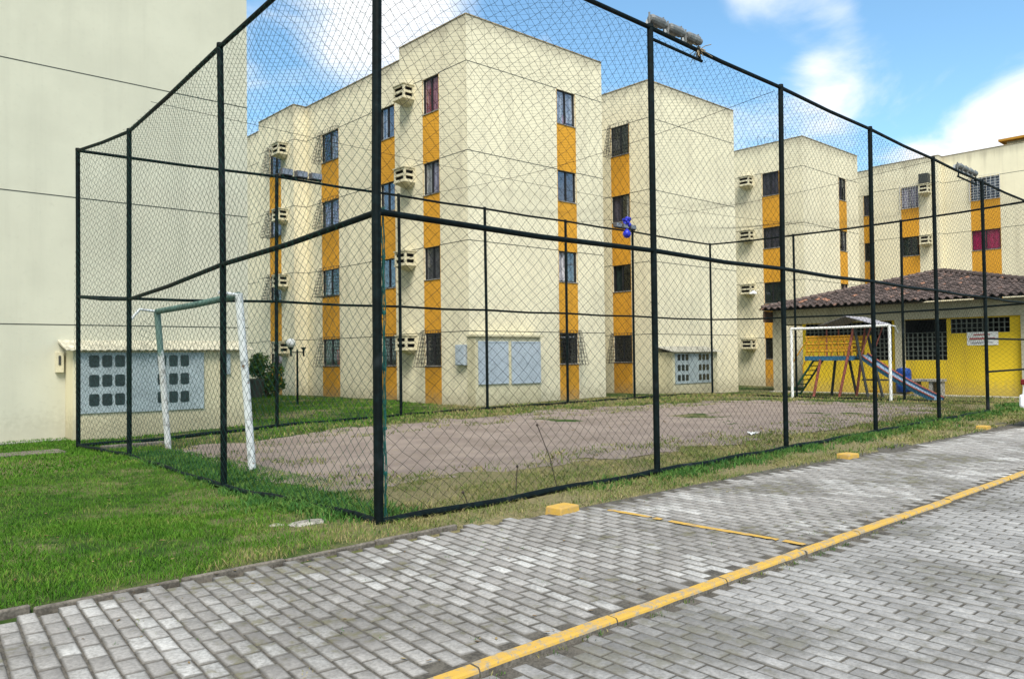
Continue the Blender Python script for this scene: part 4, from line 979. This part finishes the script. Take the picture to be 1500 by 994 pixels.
def rock(name, mat, c, sx, sy, sz, seed):
    bm = bmesh.new(); bmesh.ops.create_icosphere(bm, subdivisions=3, radius=1); r = np.random.default_rng(seed)
    for v in bm.verts:
        k = 1+.35*(float(vnoise(v.co.x+v.co.z, v.co.y*1.3, 1.8, seed))-.5); v.co = Vector((v.co.x*sx*k, v.co.y*sy*k, v.co.z*sz*k))
    me = bpy.data.meshes.new(name); bm.to_mesh(me); bm.free(); me.materials.append(MAT[mat]); o = bpy.data.objects.new(name, me); COL.objects.link(o); o.location = c; return o
MAT['limestone'] = plain('whitish_rubble', (.30, .28, .235), .95, var=.7, sc=14, bump=.8)
tag(rock('stone', 'limestone', (3.72, 7.1, .002), .19, .13, .028, 2), 'flat whitish stone in the dry grass beside the corner post', 'stone')
m = MB(); m.box((2.3, 17.1, -.2), (3.9, 17.75, -.105)); tag(m.build('slab', 'edging', bevel=.02, origin=(3.1, 17.4, -.2)), 'larger flat concrete slab in the lawn at the left edge', 'slab')
m = MB(); m.box((4.55, 17.15, -.2), (5.9, 17.35, -.07)); tag(m.build('slab', 'edging', bevel=.02, origin=(5.2, 17.25, -.2)), 'narrow concrete strip in the grass behind the far left fence corner', 'slab')
lt = MB(); rr = random.Random(2)
for k in range(5):
    x = 13.93+rr.uniform(-.17, .17); y = 8.35+rr.uniform(-.1, .1); lt.face([(x-.09, y-.05, .025), (x+.08, y-.07, .05+rr.random()*.05), (x+.1, y+.06, .03), (x-.05, y+.07, .06+rr.random()*.05)])
tag(lt.build('litter', 'litter', origin=(13.93, 8.3, 0)), 'scrap of white paper lying on the court dirt', 'litter')
MAT['rust'] = plain('rusty_wire', (.05, .035, .03), .8)
for x, y, h, dx, lab in ((5.35, 6.6, .17, -.08, 'short rusty wire stub by the bottom rail close to the corner post'), (6.05, 6.62, .36, .03, 'upright rusty wire stub midway along the first bay'), (6.8, 6.68, .80, -.34, 'long leaning rusty wire rising from the bottom rail of the first bay')):
    m = MB(); m.tube([(x, y, -.05), (x+dx*.4, y, h*.5), (x+dx, y, h)], .0055, 5); m.ball((x+dx, y, h), .016, 8)
    tag(m.build('wire_stub', 'rust', origin=(x, y, 0)), lab, 'wire', 'wire stubs by the near bottom rail')

# ------------------------------------------------------------------ car at the right edge (parked nose out)
cr = thing('parked_car', 'white hatchback parked at the right edge with only its red lit rear corner in view', 'car', (19.95, 3.4, 0))
cr['label'] = 'white car cut off by the right edge of the picture'
prof = [(0.02, .42), (0.0, .62), (.04, .86), (.10, .98), (.22, 1.02), (.52, 1.42), (.75, 1.47), (1.9, 1.46), (2.75, 1.02), (3.6, .90), (3.75, .72), (3.78, .42), (3.70, .26), (.12, .24)]
m = MB(); yR_ = 5.10; xL, xR = 19.1, 20.78
def cpt(s_, p):
    y, z = p; tuck = .0 if z < .95 else (z-.95)*.42; x = (xL+tuck) if s_ < 0 else (xR-tuck); tap = .07*max(0, (.35-y))/.35+.09*max(0, y-3.2)/.6; return (x-s_*tap, yR_-y, z)
lp = [cpt(-1, p) for p in prof]; rp = [cpt(1, p) for p in prof]; n = len(prof)
for k in range(n):
    j = (k+1) % n; m.face([lp[k], lp[j], rp[j], rp[k]])
m.face(lp[::-1]); m.face(rp); 
bo = m.build('body', 'car', cr, bevel=.03)
m = MB()
for sgn in (-1, 1):
    x = xL-.002 if sgn < 0 else xR+.002
    for a, b in (((.50, 1.05), (1.28, 1.38)), ((1.36, 1.05), (2.2, 1.38))):
        m.face([(x+.06*-sgn*.7, yR_-a[0]-.1, 1.04), (x-sgn*.06, yR_-b[0], 1.04), (x-sgn*.19, yR_-b[0], 1.37), (x-sgn*.19, yR_-a[0]-.25, 1.37)])
m.face([(xL+.2, yR_-.235, 1.06), (xR-.2, yR_-.235, 1.06), (xR-.28, yR_-.50, 1.38), (xL+.28, yR_-.50, 1.38)])
m.build('window', 'meter_glass', cr)
for x in (xL, xR):
    for y in (yR_-.72, yR_-3.05):
        s_ = -1 if x == xL else 1
        m = MB(); m.tube([(x-s_*.2, y, .30), (x-s_*.04, y, .30), (x+s_*.012, y, .30)], [.30, .30, .27], 24); wh = m.build('wheel', 'tyre', cr)
        m = MB(); m.tube([(x+s_*.012, y, .30), (x+s_*.02, y, .30)], [.20, .16], 20); m.build('rim', 'rim', wh)
for x0, x1 in ((xL+.035, xL+.24), (xR-.24, xR-.035)):
    m = MB(); m.box((x0, yR_-.10, .88), (x1, yR_+.012, 1.0)); m.build('tail_light', 'taillamp', cr, bevel=.02)
m = MB(); m.box((xL+.02, yR_-.05, .40), (xR-.02, yR_+.05, .68)); m.build('bumper', 'car', cr, bevel=.05)

# ------------------------------------------------------------------ grass
def blades(name, xy, h, w, mat, seed=0, lean=.55, zoff=0.):
    r = np.random.default_rng(seed); n = len(xy); x, y = xy[:, 0], xy[:, 1]; z = ground_z(x, y)-.004+zoff
    a = r.uniform(0, 2*np.pi, n); H = h*r.uniform(.45, 1.25, n); Wd = w*r.uniform(.7, 1.3, n); ln = np.abs(r.normal(0, lean, n))*H; la = r.uniform(0, 2*np.pi, n)
    dx, dy = np.cos(a)*Wd/2, np.sin(a)*Wd/2; lx, ly = np.cos(la)*ln, np.sin(la)*ln
    P = np.stack([np.stack([x-dx, y-dy, z], -1), np.stack([x+dx, y+dy, z], -1), np.stack([x+dx*.8+lx*.4, y+dy*.8+ly*.4, z+H*.6], -1), np.stack([x-dx*.8+lx*.4, y-dy*.8+ly*.4, z+H*.6], -1), np.stack([x+lx, y+ly, z+H*.93], -1)], 1)
    V = P.reshape(-1, 3); b = np.arange(n)*5
    F1 = np.stack([b, b+1, b+2], -1); F2 = np.stack([b, b+2, b+3], -1); F3 = np.stack([b+3, b+2, b+4], -1)
    return stuff(np_mesh(name, V, np.concatenate([F1, F2, F3]), 3, mat))
def scatter(x0, x1, y0, y1, dens, seed, keep=None):
    r = np.random.default_rng(seed); n = int((x1-x0)*(y1-y0)*dens); p = np.stack([r.uniform(x0, x1, n), r.uniform(y0, y1, n)], -1)
    if keep is not None: p = p[keep(p[:, 0], p[:, 1], r)]
    return p
near = scatter(-1.2, 4.6, 5.99, 9.2, 4200, 1, lambda x, y, r: (r.random(len(x)) < .35+.65*ss(.30, .5, vnoise(x, y, 2.2, 40)))*(x > -1.2) & (r.random(len(x)) < 1-.62*ss(2.6, 4.2, x-.25*(y-6.2))))
mid = scatter(-1.2, 5.6, 9.2, 14, 2300, 2, lambda x, y, r: r.random(len(x)) < .5+.5*vnoise(x, y, 2, 41))
far = scatter(-1.2, 5.4, 14, 20.1, 900, 3)
o = blades('lawn_grass', np.concatenate([near, mid]), .048, .0048, 'lawn', 1, .75)
blades('lawn_grass', far, .06, .010, 'lawn', 2, .7)
backg = scatter(5, 48, 16, 36, 160, 4, lambda x, y, r: (~in_court(x, y)) & (~((x > 15.9) & (x < 45) & (y > 19.2))) & (~((x > 4.4) & (x < 8.6) & (y > 19.3))) & (x < 30.5) & (~((x > 29) & (y < 19))) & (r.random(len(x)) < .25+.75*ss(.3, .55, vnoise(x, y, 1.2, 42))) & (~((x < 8.9) & (y > 20))))
blades('lawn_grass', backg, .085, .020, 'lawn', 3, .6)
fw_ = scatter(26, 33, 7, 18, 170, 14, lambda x, y, r: (~in_court(x, y)) & (x < 32.3) & (r.random(len(x)) < .15+.85*ss(.35, .6, vnoise(x, y, .9, 43))))
blades('lawn_grass', fw_, .08, .020, 'lawn', 13, .6)
# dry straw verge between court and paving, and round the dirt
def k_dry(x, y, r): 
    e = verge(x); q = (y > e+.02) & ((~in_court(x, y)) | ((~in_court(x, y-.45)) & (r.random(len(x)) < .42)) | ((~in_court(x, y-1.0)) & (r.random(len(x)) < .10))); pch = .15+.85*ss(.32, .62, vnoise(x, y, 1.6, 44)); return q & (r.random(len(x)) < pch)
dry = scatter(4.2, 12, 5.5, 9.4, 1500, 5, k_dry); dry2 = scatter(12, 27.4, 5.2, 9.2, 430, 6, k_dry)
blades('dry_grass', dry, .055, .006, 'drygrass', 5, 1.3); blades('dry_grass', dry2, .07, .013, 'drygrass', 6, 1.2)
edge = scatter(4.6, 27, 13.2, 18, 230, 7, lambda x, y, r: (~in_court(x, y)) & (in_court(x, y-1.3) | in_court(x-1.0, y)) & (r.random(len(x)) < .7)); blades('dry_grass', edge, .08, .018, 'drygrass', 7, 1.0)
tuft = scatter(5, 26, 7.6, 16.6, 150, 8, lambda x, y, r: in_court(x, y) & (vnoise(x, y, 2.3, 45) > .5) & ((y > 14.2) | (y < 9.4) | (x < 6.6) | (x > 23))); blades('dry_grass', tuft, .07, .016, 'drygrass', 8, 1.2)
# weeds swallowing the bottom rails
def tufts(name, centres, per, rad, h, w, mat, seed):
    r = np.random.default_rng(seed); c = np.repeat(np.array(centres), per, 0); p = c+r.normal(0, rad, c.shape); return blades(name, p, h, w, mat, seed, .8)
r = np.random.default_rng(12)
c1 = [(4.2+.06*(y-6.5)+r.normal(0, .22)+.35*ss(8, 12, y)*r.random(), y) for y in r.uniform(6.75, 15.5, 520)]
tufts('weeds', c1, 26, .09, .085, .014, 'weed', 21)
c2 = [(x, fy(x)-.12+r.normal(0, .14)-.15*r.random()) for x in r.uniform(6.9, 17.5, 210) if r.random() < ss(6.6, 8.6, x)]
tufts('weeds', c2, 26, .08, .085, .013, 'weed', 22)
c3 = [(x, float(verge(x))+r.normal(0.05, .09)) for x in r.uniform(3.9, 17, 90)]
tufts('weeds', c3, 12, .045, .055, .007, 'weed', 23)
c5 = [(x, fy(x)-.1+r.normal(0, .3)) for x in r.uniform(17, 27, 150)]; tufts('weeds', c5, 20, .10, .10, .02, 'weed', 26)
# small weeds in the paving joints and along the kerb
def joint_weeds(pts, per, h, seed, z): 
    r = np.random.default_rng(seed); c = np.repeat(np.array(pts), per, 0); p = c+r.normal(0, .014, c.shape); o = blades('weeds', p, h, .005, 'drygrass' if seed % 2 else 'weed', seed, .9); 
    return o
def raised(pts, per, h, seed, z0):
    r = np.random.default_rng(seed); c = np.repeat(np.array(pts), per, 0); p = c+r.normal(0, .02, c.shape); n = len(p)
    o = blades('weeds', p, h, .005, 'drygrass' if seed % 2 else 'weed', seed, .9); me = o.data; co = np.empty(len(me.vertices)*3, np.float32); me.vertices.foreach_get('co', co); co = co.reshape(-1, 3)
    co[:, 2] += np.repeat(z0-(ground_z(p[:, 0], p[:, 1])-.004), 5); me.vertices.foreach_set('co', co.ravel()); me.update(); return o
jw = [(x, y) for x, y in zip(r.uniform(.6, 9, 60), r.uniform(3.4, 5.8, 60))]; raised(jw, 9, .022, 24, -.012); raised([(x+.2, y) for x, y in jw[:40]], 8, .024, 25, -.012)
kw = [(x, 3.145+r.normal(0, .012)) for x in r.uniform(2.2, 9, 34)]; raised(kw, 7, .026, 27, -.05); raised([(x+.07, y-.02) for x, y in kw[:20]], 7, .026, 28, -.05)

# fallen leaves and bits of straw
MAT['leaf_litter'] = leaf_mat('dead_leaves', [(0, (.07, .045, .02)), (.5, (.16, .10, .045)), (1, (.30, .23, .11))], .1)
m = MB(); r_l = random.Random(31)
def leafbit(x, y, z, s_):
    a = r_l.uniform(0, 6.28); ca, sa = math.cos(a), math.sin(a); w = s_*.38; t = r_l.uniform(.0, .35)*s_
    q = [(-s_, 0, 0), (-s_*.3, -w, t*.5), (s_*.4, -w*.8, t), (s_, 0, t*.4), (s_*.4, w*.8, t*.7), (-s_*.3, w, t*.2)]
    m.face([(x+ca*u_a-sa*v_a, y+sa*u_a+ca*v_a, z+w_a) for u_a, v_a, w_a in q])
for k in range(420):
    x, y = r_l.uniform(4.6, 26), r_l.choice([r_l.uniform(6.7, 9.2), r_l.uniform(6.7, 17.5), r_l.uniform(14, 17.8)]); leafbit(x, y, float(ground_z(x, y))+.022, r_l.uniform(.02, .05)*(1 if x < 12 else 1.5))
for k in range(110):
    x, y = r_l.uniform(-.5, 4.2), r_l.uniform(6.2, 14); leafbit(x, y, float(ground_z(x, y))+.03, r_l.uniform(.015, .03))
for k in range(150):
    x = r_l.uniform(.8, 16); y = r_l.choice([float(verge(x))-abs(r_l.gauss(0, .25)), 3.28+abs(r_l.gauss(0, .12)), r_l.uniform(3.4, 5.7)]); leafbit(x, y, .006, r_l.uniform(.008, .022))
stuff(m.build('fallen_leaves', 'leaf_litter'))

tag(rock('stone', 'limestone', (3.45, 7.22, .0), .07, .06, .022, 5), 'small broken piece of rubble left of the flat whitish stone', 'stone')
